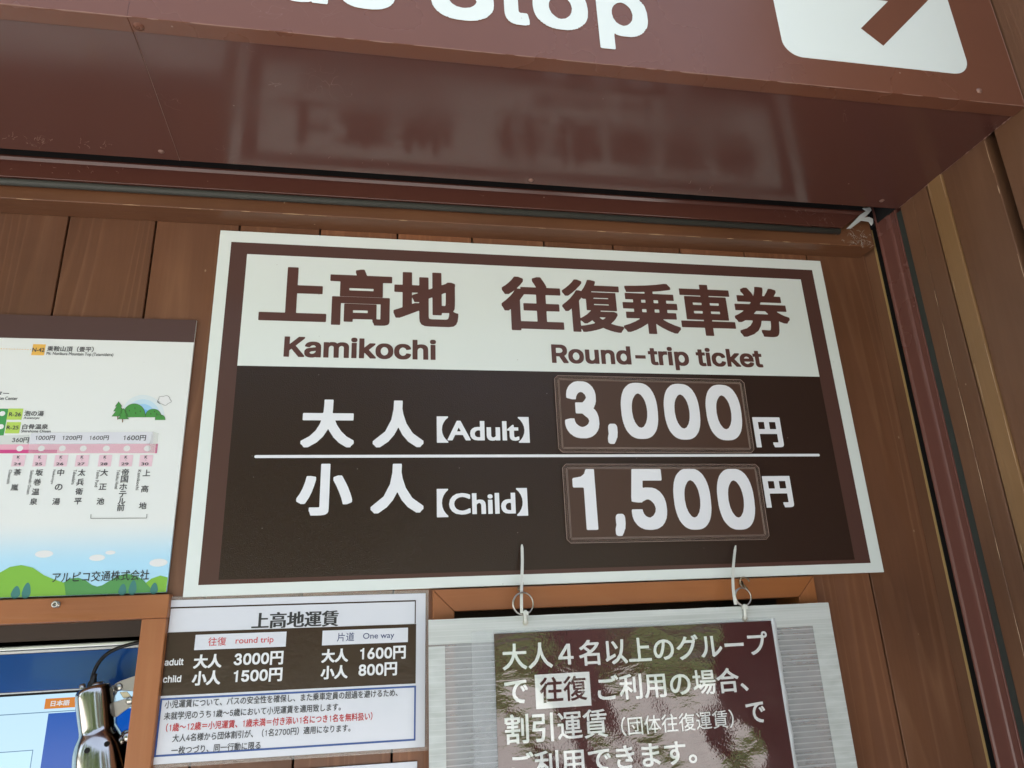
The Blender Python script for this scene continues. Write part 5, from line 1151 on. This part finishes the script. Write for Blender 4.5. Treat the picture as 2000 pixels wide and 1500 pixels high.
# ------------------------------------------------------------------ hooks, rings and cable ties
def place_hook(px, lab, big):
    h = at(*px, fy0)
    q = MB(); q.lathe([(0, -.002), (.0030, -.002), (.0032, .0012), (.0016, .0020), (.0014, .0040), (.0010, .0045)], h, (0, -1, 0), 14)
    if big: pts = [Vector((h.x+.0005-.0062*math.cos(t)*.55, h.y-.004-.0072+.0072*math.cos(t*.9), h.z-.0005+.0072*math.sin(t+.2))) for t in [-1.9+4.6*i/22 for i in range(23)]]
    else: pts = [Vector((h.x+.0018*math.sin(t), h.y-.010+.0075*math.cos(t), h.z+.0080*math.sin(t))) for t in [0.3+5.2*i/22 for i in range(23)]]
    q.tube([h+Vector((0, -.002, 0))]+pts, .0011, 8)
    return tag(q.obj('screw_hook', M_brass, smooth=True), lab, 'hook', 'screw hooks in the right window frame')
place_hook((1015, 1151), 'dark screw hook in the window frame rail, the left of two', False)
place_hook((1447, 1139), 'open dark screw hook in the window frame rail, the right of two', True)
def ring(c, r, lab, tilt):
    q = MB()
    for k, (dy, tw) in enumerate(((0, tilt), (-.0016, tilt+.16))):
        q.tube([(c.x+r*math.cos(t), c.y+dy+r*math.sin(t)*0.0+r*tw*math.cos(t), c.z+r*math.sin(t)) for t in [2*math.pi*i/36 for i in range(36)]], .00095, 8, closed=True)
    return tag(q.obj('split_ring', M_steel, smooth=True), lab, 'key ring', 'split rings holding up the board')
ring(at(1021.5, 1179, PY-.004), .0128, 'steel split ring holding the board, the left of two', .12)
ring(at(1450.5, 1165.5, PY-.004), .0108, 'steel split ring holding the board, the right of two', -.1)
def tie(pts, loop_c, lab):
    q = MB(); P = smooth_path([at(*p, y) for p, y in pts], 3); v = []
    for i, p in enumerate(P):
        w2 = .0018*min(1, .30+i/len(P)*4); v += [(p.x-w2, p.y, p.z), (p.x+w2, p.y, p.z), (p.x+w2, p.y+.0011, p.z), (p.x-w2, p.y+.0011, p.z)]
    n = len(P); f = [(0, 1, 2, 3), (4*n-1, 4*n-2, 4*n-3, 4*n-4)]
    for i in range(n-1):
        for k in range(4): f.append((4*i+k, 4*i+(k+1) % 4, 4*i+4+(k+1) % 4, 4*i+4+k))
    q.add(v, f)
    e, c = loop_c       # band looping from the ring through the punched hole
    pts2 = [Vector((c.x, c.y-.002, c.z+.002)), Vector((c.x-.001, c.y-.004, c.z-.003)), Vector((e.x-.0006, e.y-.0030, e.z+.006)), Vector((e.x, e.y-.0018, e.z+.0012)), Vector((e.x, e.y+.003, e.z-.0006))]
    q.tube(smooth_path(pts2, 2), .0019, 8)
    q.box(c.x-.0030, c.x+.0030, c.y-.0045, c.y-.0005, c.z-.0036, c.z+.0012)
    return tag(bevel(q.obj('cable_tie', M_tie), .0003, 1), lab, 'cable tie', 'white cable ties on the hanging board')
tie((((1019.5, 1063), -.012), ((1020, 1075), -.014), ((1020.5, 1100), -.020), ((1019, 1140), -.028), ((1018.5, 1170), -.036), ((1019, 1198), -.036)), (EY_[0], at(1026, 1196, PY-.003)), 'straight white cable tie on the board with its tail standing over the sign')
tie((((1437, 1065), -.012), ((1435.5, 1078), -.015), ((1434, 1090), -.020), ((1431.5, 1120), -.028), ((1432, 1145), -.034), ((1434, 1165), -.037), ((1437, 1181), -.037)), (EY_[1], at(1452.5, 1184, PY-.003)), 'bowed white cable tie on the board with its tail bent left of the open hook')

# ------------------------------------------------------------------ put each thing's Empty at its base
bpy.context.view_layer.update()
for o in [o for o in COL.objects if o.parent is None and o.type == 'EMPTY']:
    ch = list(o.children); P_ = [c.matrix_world @ Vector(k) for c in ch for k in c.bound_box]
    base = Vector(((min(p.x for p in P_)+max(p.x for p in P_))/2, max(p.y for p in P_), min(p.z for p in P_)))
    o.location = base
    for c in ch: c.location = c.location-base
